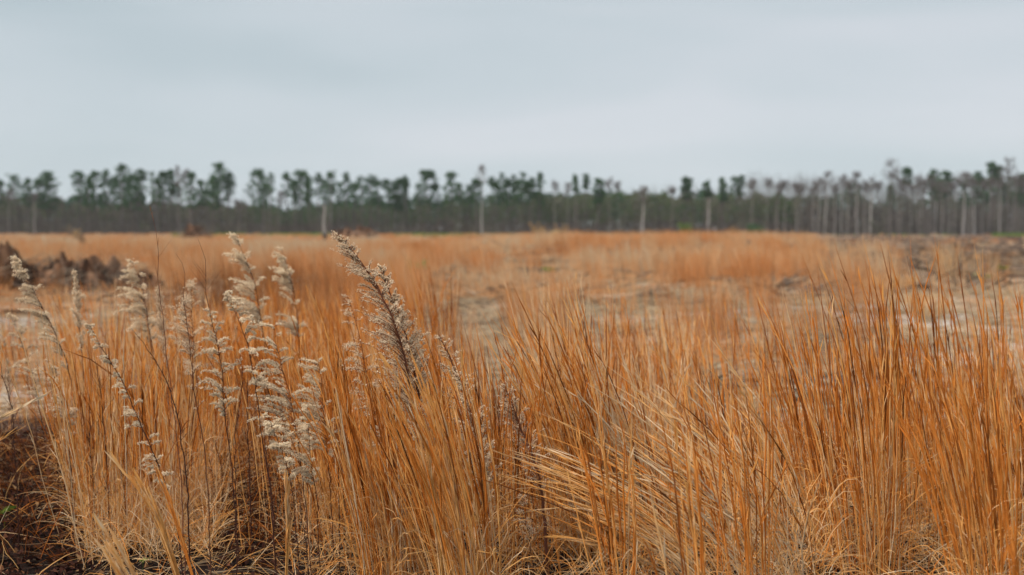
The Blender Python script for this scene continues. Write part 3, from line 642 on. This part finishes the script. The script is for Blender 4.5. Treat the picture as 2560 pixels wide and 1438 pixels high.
# ------------------------------------------------------------------ heaps, stumps, shrubs
def heap(label, px0, px1, d, h, depth, name='root_heap', sticks=60, tone=.35, cat='heap', cloddy=1.0, lumps=None):
    xc = gx((px0+px1)/2, d); hw = (gx(px1, d)-gx(px0, d))/2
    gz = float(ground_z(xc, d)); t = thing(name, label, cat, (xc, d, gz))
    n = 120; m = 60
    U, W = np.meshgrid(np.linspace(-1, 1, n), np.linspace(-1, 1, m))
    X = xc+U*hw*1.05; Y = d+W*depth
    e = np.clip(1-np.abs(U)**2.6, 0, 1)*np.clip(1-np.abs(W)**2.2, 0, 1)
    s = 1.0/max(h, .4)
    Z = ground_z(X, Y)-.12+h*(e**.6)*(.05+1.0*fbm(X*1.1*s+px0, Y*1.1*s, 61, 4))+h*e**.5*cloddy*(1.5*np.abs(fbm(X*2.6*s, Y*2.6*s, 66, 3)-.5)+.7*(vnoise(X*6*s, Y*6*s, 68)-.5))
    X2 = X+h*.25*(fbm(X*3*s, Y*3*s, 71, 3)-.5); Y2 = Y+h*.3*(fbm(X*3*s, Y*3*s, 75, 3)-.5)
    idx = np.arange(n*m).reshape(m, n); Q = np.stack([idx[:-1, :-1], idx[:-1, 1:], idx[1:, 1:], idx[1:, :-1]], -1).reshape(-1, 4)
    T = np.clip(tone+1.9*(fbm(X*3*s, Y*3*s, 81, 3)-.5), 0, 1)
    mesh_from('soil', np.stack([X2-xc, Y2-d, Z-gz], -1).reshape(-1, 3), Q, M['clod'], t, T.ravel(), False)
    a = Acc(); k = sticks
    bx = xc+rng.uniform(-.9, .9, k)*hw; by = d+rng.uniform(-.9, .6, k)*depth
    ee = np.clip(1-np.abs((bx-xc)/hw)**2.6, 0, 1)*np.clip(1-np.abs((by-d)/depth)**2.2, 0, 1)
    B = np.stack([bx, by, ground_z(bx, by)+h*.62*ee**.6*rng.uniform(.3, 1.1, k)], -1)
    q = rng.uniform(0, 6.283, k)
    D = np.stack([np.cos(q), np.sin(q), rng.uniform(-.2, .9, k)], -1)
    P = grow(B, D, rng.normal(0, .7, (k, 3)), rng.uniform(.3, 1.1, k)*h, 7, .12)
    a.tubes(P, (h*.016*rng.uniform(.4, 1.5, k))[:, None]*np.linspace(1, .3, 7)[None], np.clip(rng.normal(.4, .25, k), 0, 1), 4)
    a.build('roots', M['wood'], t)
    return t
heap('tall dark heap of roots and soil cut off by the left edge', -80, 55, 21.5, 1.02, .9, sticks=160, tone=.26)
heap('long low dark heap of roots and soil on the left beside the tall one', 35, 315, 22.5, .74, 1.3, sticks=420, tone=.34)
heap('small dark heap behind the drooping white plume at the right end of the long one', 262, 400, 21.8, .45, .8, sticks=90, tone=.34)
heap('distant reddish brown brush mound standing against the woods on the left', 462, 528, 118, 1.9, 1.6, name='brush_mound', sticks=110, tone=.55)
heap('distant long low brown brush mound behind the tip of the tallest plume', 835, 945, 135, 1.6, 1.8, name='brush_mound', sticks=110, tone=.55)

def stump(label, px, py, d, w, h, tone=.2):
    c = at(px, py, d); gz = float(ground_z(c[0], c[1])); t = thing('tree_stump', label, 'stump', (c[0], c[1], gz))
    a = Acc(); K = 7; P = np.stack([np.linspace(0, w*.15, K)+c[0], c[1]+0*np.arange(K), np.linspace(gz-.1, gz+h, K)], -1)
    a.tubes(P, w*.5*np.array([[1.45, 1.15, .95, .9, .85, .88, .6]]), tone, 9); o = a.build('trunk', M['wood'], t)
    b = Acc(); q = rng.uniform(0, 6.283, 7); B = np.stack([c[0]+w*.4*np.cos(q), c[1]+w*.4*np.sin(q), gz+h*.25+0*q], -1)
    b.tubes(grow(B, np.stack([np.cos(q), np.sin(q), .1+0*q], -1), np.stack([0*q, 0*q, -1.6+0*q], -1), w*1.3+0*q, 5, .08), w*.13*np.linspace(1, .3, 5)[None], tone, 5); b.build('roots', M['wood'], t)
    return t
stump('small black stump standing in tan grass right of the green sprout', 1213, 712, 24, .20, .18, .0)
stump('brown stump half hidden in grass below the small black one', 1226, 745, 19.5, .34, .16, .1)
stump('dark brown upright stump inside the broad orange patch', 1866, 664, 44, .36, .50, .38)
stump('leaning brown stump in the far field left of the pale snag', 752, 634, 60, .6, .5, .15)

# pale snag with dark foot
def snag(label, px, pt, pb, d, w):
    c = at(px, pb, d); gz = float(ground_z(c[0], c[1])); top = at(px, pt, d)[2]
    t = thing('dead_snag', label, 'dead tree', (c[0], c[1], gz)); K = 9
    a = Acc(); P = np.stack([c[0]+.06*np.sin(np.arange(K)*1.1), c[1]+0*np.arange(K), np.linspace(gz+.0, top, K)], -1)
    a.tubes(P, w*.5*np.linspace(1.1, .55, K)[None], .85, 7); a.build('trunk', M['bark'], t)
    f = Acc(); P = np.stack([c[0]+0*np.arange(4), c[1]-.002+0*np.arange(4), np.linspace(gz-.15, gz+1.0, 4)], -1)
    f.tubes(P, w*.5*np.array([[1.7, 1.4, 1.25, 1.14]]), .0, 8); f.build('dark_foot', M['bark'], t)
    b = Acc(); k = 5; B = P[[0]]*0+np.stack([c[0]+0*np.arange(k), c[1]+0*np.arange(k), np.linspace(gz+(top-gz)*.6, top-.2, k)], -1)
    q = rng.uniform(0, 6.283, k); b.tubes(grow(B, np.stack([np.cos(q), np.sin(q), .9+0*q], -1), np.zeros((k, 3)), .7+0*q, 4, .1), w*.12*np.linspace(1, .3, 4)[None], .7, 4); b.build('branches', M['bark'], t)
snag('pale broken snag with dark foot standing in the field before the woods', 812, 512, 611, 88, .34)

def shrub(label, px, py_top, py_b, d, w, tone, n=500, mat='dryleaf', arch=False, name='dry_shrub', cat='shrub'):
    c = at(px, py_b, d); gz = float(ground_z(c[0], c[1])); h = at(px, py_top, d)[2]-gz
    t = thing(name, label, cat, (c[0], c[1], gz))
    k = 16; q = rng.uniform(0, 6.283, k); B = np.stack([c[0]+rng.normal(0, w*.08, k), c[1]+rng.normal(0, w*.08, k), gz-.02+0*q], -1)
    if arch:
        B[:, 0] = c[0]+w*.28+rng.normal(0, w*.05, k)
        P = grow(B, np.stack([rng.normal(.05, .12, k), rng.normal(0, .15, k), np.ones(k)], -1), np.stack([-rng.uniform(.8, 4, k), rng.normal(0, .3, k), -rng.uniform(.2, 2.2, k)], -1), h*rng.uniform(1.0, 1.6, k), 8, .07)
    else:
        P = grow(B, np.stack([np.cos(q)*.35, np.sin(q)*.35, np.ones(k)], -1), np.stack([np.cos(q)*.3, np.sin(q)*.3, 0*q], -1), h*rng.uniform(.6, 1.0, k), 8, .08)
    a = Acc(); a.tubes(P, h*.012*np.linspace(1.3, .4, 8)[None], .45, 4); a.build('branches', M['wood'], t)
    b = Acc(); i = rng.integers(0, k, n); kk = rng.integers(3, 8, n); b.quads(P[i, kk]+rng.normal(0, w*.07, (n, 3)), h*.09*rng.uniform(.6, 1.4, n), np.clip(tone+rng.normal(0, .2, n), 0, 1)); b.build('leaves', M[mat], t)
    return t
shrub('tan dried bush arching to the left against the woods on the far left', 200, 572, 593, 62, .8, .45, 60, arch=True)
shrub('pinkish dry sapling rising above the orange grass right of centre', 1345, 552, 592, 100, 1.0, .45, 160)
shrub('tan dry sapling beside the yellowish bush right of centre', 1404, 556, 594, 100, .9, .35, 160)
shrub('yellowish bush low beside the tan dry sapling', 1386, 572, 596, 95, 1.0, .95, 260)
shrub('small reddish bush at the foot of the woods right of the broad orange patch edge', 1832, 566, 592, 150, 2.2, .1, 300)
shrub('green bush low at the foot of the woods left of the broad orange patch', 1712, 556, 592, 200, 4.0, .4, 500, mat='green', name='leafy_bush')
shrub('low olive evergreen bush at the foot of the woods among pale trunks', 1885, 562, 590, 205, 6.0, .5, 900, mat='needles', name='leafy_bush')

# ------------------------------------------------------------------ trees
TG = 'pines along the far edge of the field'; BG = 'bare trees along the far edge of the field'
def pine(label, px, top, cb, hw, d, dens=1.0, tone=.5, lean=0.0, bark=.25):
    x = gx(px, d); gz = float(ground_z(x, d)); H = float(at(px, top, d)[2])-gz; zc = float(at(px, cb, d)[2])-gz; W = hw/F*d*1.32; zc -= 1.9
    t = thing('pine_tree', label, 'pine tree', (x, d, gz), TG)
    K = 10; zs = np.linspace(-.3, H*.97, K); off = np.cumsum(rng.normal(0, .10, K))+lean*np.linspace(0, 1, K); off -= off[-1]
    P = np.stack([x+off, d+0*zs, gz+zs], -1); r = .10+.010*H
    a = Acc(); a.tubes(P, r*np.linspace(1.15, .22, K)[None], bark, 7)
    nl = int(38*dens+6); u = np.sort(rng.uniform(0, 1, nl)); z = zc+(H*.96-zc)*u
    prof = np.interp(u, [0, .25, .6, .85, 1], [.75, 1.0, 1.0, .75, .3])
    q = np.arange(nl)*2.4+rng.normal(0, .5, nl); ln = W*prof*rng.uniform(.5, 1.15, nl)
    B = np.stack([np.interp(z, zs, x+off), d+0*z, gz+z], -1)
    PB = grow(B, np.stack([np.cos(q), np.sin(q), .30+.5*u], -1), np.stack([0*q, 0*q, .35+0*q], -1), ln, 5, .1)
    a.tubes(PB, .05*np.linspace(1.2, .4, 5)[None], bark, 3)
    a.build('trunk', M['bark'], t)
    c = Acc(); per = int(46*dens)+8
    C1 = PB[:, -1]; C2 = PB[:, 3]+rng.normal(0, .25, (nl, 3)); CC = np.concatenate([C1, C2, B[-4:]])
    tn = rng.normal(tone, .16, len(CC)); rr = np.maximum(W*rng.uniform(.14, .34, len(CC)), .35)
    i = np.repeat(np.arange(len(CC)), per); g = rng.normal(size=(len(i), 3)); g /= np.linalg.norm(g, axis=1, keepdims=True)
    g *= (rng.uniform(0, 1, len(i))**.45*rr[i])[:, None]; g[:, 2] *= .62
    c.quads(CC[i]+g, rng.uniform(.16, .42, len(i)), np.clip(tn[i]+rng.normal(0, .12, len(i)), 0, 1), aspect=.5)
    c.build('crown', M['needles'], t)
def bare(label, px, top, cb, hw, d, tone=.6, bark=.75, w=.16, dens=1.0):
    x = gx(px, d); gz = float(ground_z(x, d)); H = float(at(px, top, d)[2])-gz; zc = float(at(px, cb, d)[2])-gz; W = hw/F*d
    t = thing('bare_tree', label, 'bare tree', (x, d, gz), BG)
    K = 10; zs = np.linspace(-.3, H*.93, K); off = np.cumsum(rng.normal(0, .08, K)); off -= off[5]
    P = np.stack([x+off, d+0*zs, gz+zs], -1)
    a = Acc(); a.tubes(P, w*np.interp(np.linspace(0, 1, K), [0, .5, 1], [1.15, .8, .12])[None], bark, 7); a.build('trunk', M['bark'], t)
    c = Acc(); nl = int(20*dens); u = np.sort(rng.uniform(0, 1, nl)); z = zc+(H*.9-zc)*u
    q = rng.uniform(0, 6.283, nl); B = np.stack([np.interp(z, zs, x+off), d+0*z, gz+z], -1)
    ln = np.maximum(W*1.75*np.interp(u, [0, .5, 1], [1, .9, .45]), .8)*rng.uniform(.6, 1.1, nl)
    PB = grow(B, np.stack([np.cos(q)*.9, np.sin(q)*.9, .75+0*q], -1), np.stack([0*q, 0*q, .45+0*q], -1), ln, 6, .12)
    c.tubes(PB, (w*.30)*np.linspace(1.1, .3, 6)[None], tone, 3)
    m = nl*9; i = rng.integers(0, nl, m); k = rng.integers(1, 5, m)
    D = PB[i, k+1]-PB[i, k]; D /= np.linalg.norm(D, axis=1, keepdims=True); D += rng.normal(0, .5, (m, 3)); D[:, 2] += .3
    P2 = grow(PB[i, k], D, np.zeros((m, 3)), ln[i]*rng.uniform(.2, .5, m), 4, .12); c.tubes(P2, .022*np.linspace(1.2, .5, 4)[None], np.clip(tone+rng.normal(0, .1, m), 0, 1), 3)
    m2 = m*4; i = rng.integers(0, m, m2); k = rng.integers(1, 3, m2); D = P2[i, k+1]-P2[i, k]; D /= np.linalg.norm(D, axis=1, keepdims=True); D += rng.normal(0, .6, (m2, 3)); D[:, 2] += .3
    P3 = grow(P2[i, k], D, np.zeros((m2, 3)), rng.uniform(.3, .9, m2), 3, .1); c.tubes(P3, .014*np.linspace(1.2, .6, 3)[None], np.clip(tone+rng.normal(0, .1, m2), 0, 1), 2)
    c.build('crown', M['twig'], t)
ORD = ['first', 'second', 'third', 'fourth', 'fifth', 'sixth', 'seventh', 'eighth', 'ninth', 'tenth', 'eleventh', 'twelfth', 'thirteenth', 'fourteenth', 'fifteenth', 'sixteenth',
       'seventeenth', 'eighteenth', 'nineteenth']
def ordinal(n):
    if n < 20: return ORD[n-1]
    te = {7: 'sevent', 8: 'eight', 9: 'ninet', 2: 'twent', 3: 'thirt', 4: 'fort', 5: 'fift', 6: 'sixt'}[n//10]
    return te+'ieth' if n % 10 == 0 else te+'y-'+ORD[n % 10-1]
#        px   top  crown hw  density
pines = [(40, 436, 500, 20, .6), (76, 446, 498, 18, .6), (123, 432, 508, 24, 1.2), (203, 424, 492, 17, .9), (243, 426, 500, 17, 1.0), (270, 422, 505, 13, .9), (308, 409, 505, 22, 1.1),
         (330, 436, 528, 18, 1.2), (357, 419, 484, 15, .9), (384, 424, 478, 13, .35), (413, 426, 490, 14, .9), (432, 420, 470, 9, .8), (483, 430, 502, 18, .8), (521, 452, 500, 15, .4),
         (552, 407, 492, 23, 1.2), (577, 428, 470, 12, .9), (648, 424, 498, 23, 1.0), (680, 430, 480, 12, .4), (718, 428, 478, 11, .6), (757, 427, 494, 22, 1.1), (797, 431, 474, 10, .5),
         (830, 420, 490, 15, .6), (868, 430, 476, 10, .6), (903, 438, 488, 14, .5), (929, 437, 496, 18, .8), (968, 447, 505, 14, .7), (1001, 446, 515, 17, 1.2), (1015, 440, 462, 7, .7),
         (1067, 426, 500, 22, 1.1), (1128, 430, 494, 17, 1.0), (1188, 448, 492, 17, .7), (1229, 440, 458, 9, .7), (1255, 430, 496, 13, 1.0), (1284, 435, 486, 12, .8), (1308, 429, 474, 11, .6),
         (1329, 443, 484, 10, .9), (1349, 430, 492, 12, .8), (1438, 436, 462, 6, .8), (1463, 432, 458, 9, .8), (1495, 444, 490, 13, 1.1), (1714, 442, 484, 14, 1.1), (1764, 452, 474, 9, 1.0),
         (1803, 443, 488, 10, 1.0), (1838, 440, 488, 14, .8), (1852, 435, 456, 8, .5), (2125, 456, 500, 17, .7), (2222, 455, 485, 6, .9), (2262, 418, 447, 12, 1.0), (2330, 422, 478, 15, .8),
         (2363, 424, 470, 13, .9), (2440, 428, 480, 15, .8), (2473, 400, 452, 11, 1.0), (2490, 412, 434, 9, 1.0), (2520, 438, 495, 12, .8), (2552, 430, 500, 13, 1.1)]
pines += [(8, 452, 500, 13, .8), (100, 448, 505, 14, .7), (225, 440, 505, 14, .8), (290, 440, 510, 16, .8), (345, 450, 515, 16, .8), (398, 444, 495, 13, .7), (446, 450, 500, 12, .5), (505, 446, 505, 12, .7), (538, 440, 505, 14, .8), (664, 452, 500, 12, .7), (737, 446, 496, 12, .7), (774, 440, 494, 12, .7), (813, 446, 500, 13, .6), (848, 452, 496, 10, .5), (888, 450, 500, 12, .6), (948, 450, 505, 12, .6), (985, 456, 508, 12, .8), (1048, 458, 500, 12, .6), (1090, 456, 500, 11, .6), (1148, 456, 500, 12, .6), (1172, 462, 502, 10, .7), (1242, 452, 496, 11, .6), (1270, 446, 496, 10, .7), (1296, 450, 492, 10, .6), (1318, 452, 494, 11, .7), (2345, 446, 495, 12, .7), (2410, 448, 495, 12, .6), (2455, 444, 490, 12, .7), (2482, 430, 480, 12, .8), (2505, 452, 496, 12, .8), (2538, 446, 492, 12, .8)]
pines.sort()
for i, (px, top, cb, hw, dn) in enumerate(pines):
    look = ('large round dark crown' if hw >= 21 and dn > .9 else 'sparse see-through crown' if dn < .65 else 'small tuft of a crown' if hw < 11 else 'narrow ragged crown' if hw < 15 else 'full ragged crown')
    tall = 'tall pine' if top < 426 else 'pine' if top < 440 else 'shorter pine'
    pine('%s with %s, %s pine from the left' % (tall, look, ordinal(i+1)), px, top, cb, hw, rng.uniform(238, 285), dn, tone=rng.uniform(.35, .62), bark=rng.uniform(.1, .4))
bares = [(25, 470, 510, 8, .10, .6), (90, 478, 515, 8, .12, .8), (453, 408, 480, 16, .10, .5), (472, 412, 480, 12, .08, .5), (600, 500, 530, 14, .1, .5), (700, 470, 520, 12, .1, .5), (1205, 404, 478, 17, .20, .95),
         (1385, 445, 490, 8, .07, .7), (1420, 450, 490, 7, .07, .7), (1522, 435, 480, 9, .07, .7), (1545, 445, 480, 8, .07, .7), (1607, 462, 510, 14, .18, .85), (1680, 460, 490, 9, .08, .6),
         (1771, 470, 500, 8, .22, .98), (1880, 440, 480, 13, .09, .6), (1916, 434, 480, 11, .10, .6), (1962, 442, 485, 13, .09, .6), (2000, 455, 490, 14, .09, .6), (2030, 445, 490, 11, .10, .65),
         (2065, 420, 488, 17, .17, .75), (2102, 428, 480, 13, .15, .7), (2140, 420, 478, 12, .16, .7), (2175, 436, 490, 12, .20, .95), (2222, 388, 455, 22, .14, .5), (2290, 432, 480, 14, .10, .55),
         (2310, 440, 490, 12, .10, .5), (2337, 440, 490, 10, .16, .8), (2385, 430, 480, 14, .12, .6), (2408, 424, 480, 20, .20, .75), (2432, 446, 500, 12, .14, .85), (2455, 440, 490, 12, .12, .6),
         (2497, 430, 480, 14, .14, .7), (2517, 384, 450, 18, .12, .5), (2540, 420, 480, 14, .12, .5), (2085, 450, 490, 12, .12, .65), (2160, 446, 490, 10, .12, .6), (2250, 450, 500, 12, .10, .55), (2275, 455, 500, 12, .12, .7), (1940, 452, 490, 12, .10, .6)]
bares += [(1990, 446, 490, 12, .09, .7), (2045, 436, 488, 12, .1, .7), (2118, 440, 488, 12, .1, .75), (2192, 446, 490, 12, .1, .6), (2240, 430, 480, 14, .11, .6), (2300, 446, 495, 12, .1, .7), (2320, 430, 480, 13, .1, .55), (2352, 442, 490, 12, .1, .7), (2372, 448, 490, 11, .1, .6), (2422, 436, 480, 13, .1, .65), (2470, 436, 485, 14, .1, .6), (2530, 430, 480, 13, .11, .7), (2552, 444, 490, 12, .1, .6)]
bares.sort()
for i, (px, top, cb, hw, w, bk) in enumerate(bares):
    look = ('pale grey trunk' if bk > .8 else 'light grey trunk' if bk > .65 else 'grey brown trunk')
    tall = 'tallest bare tree' if top < 389 and px > 2500 else 'very tall wide crowned bare tree' if top < 405 else 'tall bare tree' if top < 436 else 'bare tree' if top < 460 else 'low bare tree'
    bare('%s with %s, %s bare tree from the left' % (tall, look, ordinal(i+1)), px, top, cb, hw, rng.uniform(225, 255), tone=.45+.3*bk*rng.uniform(.6, 1), bark=bk, w=w*1.15)

# woods that read as one mass
acc = Acc()
topx = [-200, 0, 150, 300, 450, 600, 640, 700, 900, 1000, 1150, 1350, 1450, 1600, 1700, 2000, 2300, 2450, 2560, 2760]
topy = [490, 494, 500, 502, 512, 514, 505, 514, 512, 506, 494, 490, 488, 484, 488, 491, 498, 494, 490, 488]
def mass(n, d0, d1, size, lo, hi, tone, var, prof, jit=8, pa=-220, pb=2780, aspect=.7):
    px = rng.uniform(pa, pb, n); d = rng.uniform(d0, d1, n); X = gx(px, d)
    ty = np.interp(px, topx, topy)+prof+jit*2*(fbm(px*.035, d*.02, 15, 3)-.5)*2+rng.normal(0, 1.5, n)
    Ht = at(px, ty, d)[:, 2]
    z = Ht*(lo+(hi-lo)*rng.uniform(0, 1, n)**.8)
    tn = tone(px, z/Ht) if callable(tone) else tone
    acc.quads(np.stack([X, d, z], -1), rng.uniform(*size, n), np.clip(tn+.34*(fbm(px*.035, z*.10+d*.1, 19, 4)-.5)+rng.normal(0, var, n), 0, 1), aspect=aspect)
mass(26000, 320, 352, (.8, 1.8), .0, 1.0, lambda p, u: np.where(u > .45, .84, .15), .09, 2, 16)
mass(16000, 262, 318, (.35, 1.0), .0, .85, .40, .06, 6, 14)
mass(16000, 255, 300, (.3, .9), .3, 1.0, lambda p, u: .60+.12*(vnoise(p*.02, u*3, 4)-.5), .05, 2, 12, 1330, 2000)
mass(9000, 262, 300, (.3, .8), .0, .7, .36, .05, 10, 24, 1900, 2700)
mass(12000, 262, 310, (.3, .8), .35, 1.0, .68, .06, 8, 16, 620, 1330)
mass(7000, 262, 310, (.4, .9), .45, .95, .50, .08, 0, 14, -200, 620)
n = 1200
px = rng.uniform(-220, 2780, n); d = rng.uniform(245, 315, n); X = gx(px, d); H = at(px, np.interp(px, topx, topy)+rng.uniform(-6, 40, n), d)[:, 2]
B = np.stack([X, d, ground_z(X, d)-.2], -1)
P = grow(B, np.stack([rng.normal(0, .04, n), 0*X, np.ones(n)], -1), np.zeros((n, 3)), H, 6, .03)
acc.tubes(P, (rng.uniform(.05, .15, n))[:, None]*np.linspace(1.2, .3, 6)[None], np.clip(rng.choice([.0, .30, .47, .5, .5], n)+rng.normal(0, .03, n), 0, .5), 4)
# twiggy undergrowth
n = 5200
px = rng.uniform(-220, 2780, n); d = rng.uniform(236, 300, n); X = gx(px, d)
P = grow(np.stack([X, d, ground_z(X, d)-.1], -1), np.stack([rng.normal(0, .25, n), rng.normal(0, .2, n), np.ones(n)], -1), rng.normal(0, .3, (n, 3)), rng.uniform(1.2, 6.5, n), 5, .08)
acc.tubes(P, (rng.uniform(.02, .06, n))[:, None]*np.linspace(1.2, .3, 5)[None], np.clip(rng.normal(.38, .08, n), .1, .5), 3)
mass(9000, 238, 262, (.2, .6), .0, .34, lambda p, u: .30+.18*(vnoise(p*.03, p*0, 6) > .6), .06, 0, 30)
def twighaze(n, pa, pb, ta, tb, tone):
    px = rng.uniform(pa, pb, n); d = rng.uniform(250, 310, n); k = fbm(px*.03, 0*px, 23, 3) > .36; px, d = px[k], d[k]; n = len(px); X = gx(px, d)
    zt = at(px, rng.uniform(ta, tb, n)+46*(fbm(px*.022, d*.01, 29, 3)-.42), d)[:, 2]; z = zt*rng.uniform(.55, .95, n)
    P = grow(np.stack([X, d, z], -1), np.stack([rng.normal(0, .5, n), rng.normal(0, .4, n), np.ones(n)], -1), rng.normal(0, .4, (n, 3)), rng.uniform(.8, 2.6, n), 4, .1)
    acc.tubes(P, (rng.uniform(.014, .038, n))[:, None]*np.linspace(1.2, .4, 4)[None], np.clip(rng.normal(tone, .05, n), .1, .5), 3)
    m = n//14; px = rng.uniform(pa, pb, m); d = rng.uniform(250, 310, m); X = gx(px, d); H = at(px, rng.uniform(ta, tb+20, m), d)[:, 2]
    P = grow(np.stack([X, d, 0*X], -1), np.stack([rng.normal(0, .04, m), 0*X, np.ones(m)], -1), np.zeros((m, 3)), H, 6, .03)
    acc.tubes(P, (rng.uniform(.04, .09, m))[:, None]*np.linspace(1.2, .3, 6)[None], rng.uniform(.3, .48, m), 4)
twighaze(10500, 1860, 2780, 428, 500, .46)
twighaze(2200, 1360, 1860, 458, 500, .42)
twighaze(2600, -200, 1360, 462, 520, .40)
tag(acc.build('woods', M['woods']), 'band of dark evergreens and grey brown thicket behind the individual trees', 'woods', kind='stuff')

# far hill on the left
def hill():
    n, m = 120, 16; U, W = np.meshgrid(np.linspace(-1, 1, n), np.linspace(-1, 1, m))
    X = -720+U*420; Y = 1150+W*160
    Z = -2+40*np.clip(1-np.abs(U)**2, 0, 1)*np.clip(1-W**2, 0, 1)**.6*(.85+.3*fbm(X*.02, Y*.02, 5, 3))+2*fbm(X*.2, Y*.2, 9, 2)
    idx = np.arange(n*m).reshape(m, n); Q = np.stack([idx[:-1, :-1], idx[:-1, 1:], idx[1:, 1:], idx[1:, :-1]], -1).reshape(-1, 4)
    mt = ramp_mat('hazed_hill_forest', [(0, (.05, .085, .085)), (1, (.085, .125, .115))], trans=0, noise=.8, nscale=.05)  # bluish distance haze put into the forest colour
    tag(mesh_from('hill', np.stack([X, Y, Z], -1).reshape(-1, 3), Q, mt, None, np.full(n*m, .5), True), kind='structure')
hill()

# ------------------------------------------------------------------ sky, sun, camera
w = bpy.data.worlds.new('World'); sc.world = w; w.use_nodes = True
nt = w.node_tree; nt.nodes.clear(); N = nt.nodes.new; L = nt.links.new
SUN_EL, SUN_AZ = math.radians(55), math.radians(238)
out = N('ShaderNodeOutputWorld')
sky = N('ShaderNodeTexSky'); sky.sky_type = 'NISHITA'; sky.sun_disc = False; sky.sun_elevation = SUN_EL; sky.sun_rotation = SUN_AZ
bg1 = N('ShaderNodeBackground'); bg1.inputs[1].default_value = .10; L(sky.outputs[0], bg1.inputs[0])
tc = N('ShaderNodeTexCoord'); mp = N('ShaderNodeMapping'); mp.inputs['Scale'].default_value = (1.0, 1.0, 5.0); mp.inputs['Location'].default_value = (2.3, .4, .7); mp.inputs['Rotation'].default_value = (0, .10, 0)
L(tc.outputs['Generated'], mp.inputs[0])
n1 = N('ShaderNodeTexNoise'); n1.inputs['Scale'].default_value = 2.1; n1.inputs['Detail'].default_value = 3; n1.inputs['Roughness'].default_value = .38; n1.inputs['Distortion'].default_value = .3
L(mp.outputs[0], n1.inputs['Vector'])
cr = N('ShaderNodeValToRGB'); e = cr.color_ramp.elements
e[0].position = .32; e[0].color = (.336, .392, .420, 1); e[1].position = .68; e[1].color = (.447, .473, .504, 1); x = e.new(.5); x.color = (.390, .436, .465, 1)
L(n1.outputs['Fac'], cr.inputs[0])
sx = N('ShaderNodeSeparateXYZ'); L(tc.outputs['Generated'], sx.inputs[0])
mr = N('ShaderNodeMapRange'); mr.inputs['From Min'].default_value = .22; mr.inputs['From Max'].default_value = .85; mr.inputs['To Min'].default_value = 1.02; mr.inputs['To Max'].default_value = 2.8
L(sx.outputs['Z'], mr.inputs['Value'])
bg2 = N('ShaderNodeBackground'); L(cr.outputs[0], bg2.inputs[0]); L(mr.outputs[0], bg2.inputs[1])
mx = N('ShaderNodeMixShader'); mx.inputs[0].default_value = .94; L(bg1.outputs[0], mx.inputs[1]); L(bg2.outputs[0], mx.inputs[2]); L(mx.outputs[0], out.inputs['Surface'])
sl = bpy.data.lights.new('sun', 'SUN'); sl.energy = 3.3; sl.angle = math.radians(10); sl.color = (1, .95, .88)
so = bpy.data.objects.new('sun', sl); COL.objects.link(so)
# the sun stands high behind thin cloud, to the left and behind the camera
az = SUN_AZ; v = (math.sin(az)*math.cos(SUN_EL), math.cos(az)*math.cos(SUN_EL), math.sin(SUN_EL))
from mathutils import Vector
so.rotation_euler = Vector(v).to_track_quat('Z', 'Y').to_euler()

cam = bpy.data.cameras.new('camera'); co = bpy.data.objects.new('camera', cam); COL.objects.link(co); sc.camera = co
co.location = (0, 0, CAMZ); co.rotation_euler = (math.pi/2-PITCH, 0, 0)
cam.sensor_width = 36; cam.lens = F*36/2560; cam.clip_start = .05; cam.clip_end = 5000
cam.dof.use_dof = True; cam.dof.focus_distance = 3.65; cam.dof.aperture_fstop = 1.7
sc.view_settings.view_transform = 'Standard'; sc.view_settings.look = 'None'; sc.view_settings.exposure = .50; sc.view_settings.gamma = 1
sc.render.engine = 'CYCLES'; sc.cycles.max_bounces = 5; sc.cycles.diffuse_bounces = 3; sc.cycles.transmission_bounces = 3; sc.cycles.use_denoising = True
sc.cycles.caustics_reflective = False; sc.cycles.caustics_refractive = False

# thin moist air between the field and the woods
def haze():
    me = bpy.data.meshes.new('haze'); x0, x1, y0, y1, z0, z1 = -1700, 1700, -20, 1560, -4, 55
    v = [(x, y, z) for x in (x0, x1) for y in (y0, y1) for z in (z0, z1)]
    me.from_pydata(v, [], [(0, 1, 3, 2), (4, 6, 7, 5), (0, 4, 5, 1), (2, 3, 7, 6), (0, 2, 6, 4), (1, 5, 7, 3)])
    m = bpy.data.materials.new('moist_air'); m.use_nodes = True; t = m.node_tree; t.nodes.clear()
    o = t.nodes.new('ShaderNodeOutputMaterial'); p = t.nodes.new('ShaderNodeVolumePrincipled'); p.inputs['Color'].default_value = (.93, .94, .96, 1); p.inputs['Density'].default_value = .00015
    t.links.new(p.outputs[0], o.inputs['Volume']); me.materials.append(m)
    ob = bpy.data.objects.new('haze', me); COL.objects.link(ob); tag(ob, kind='stuff')
haze()
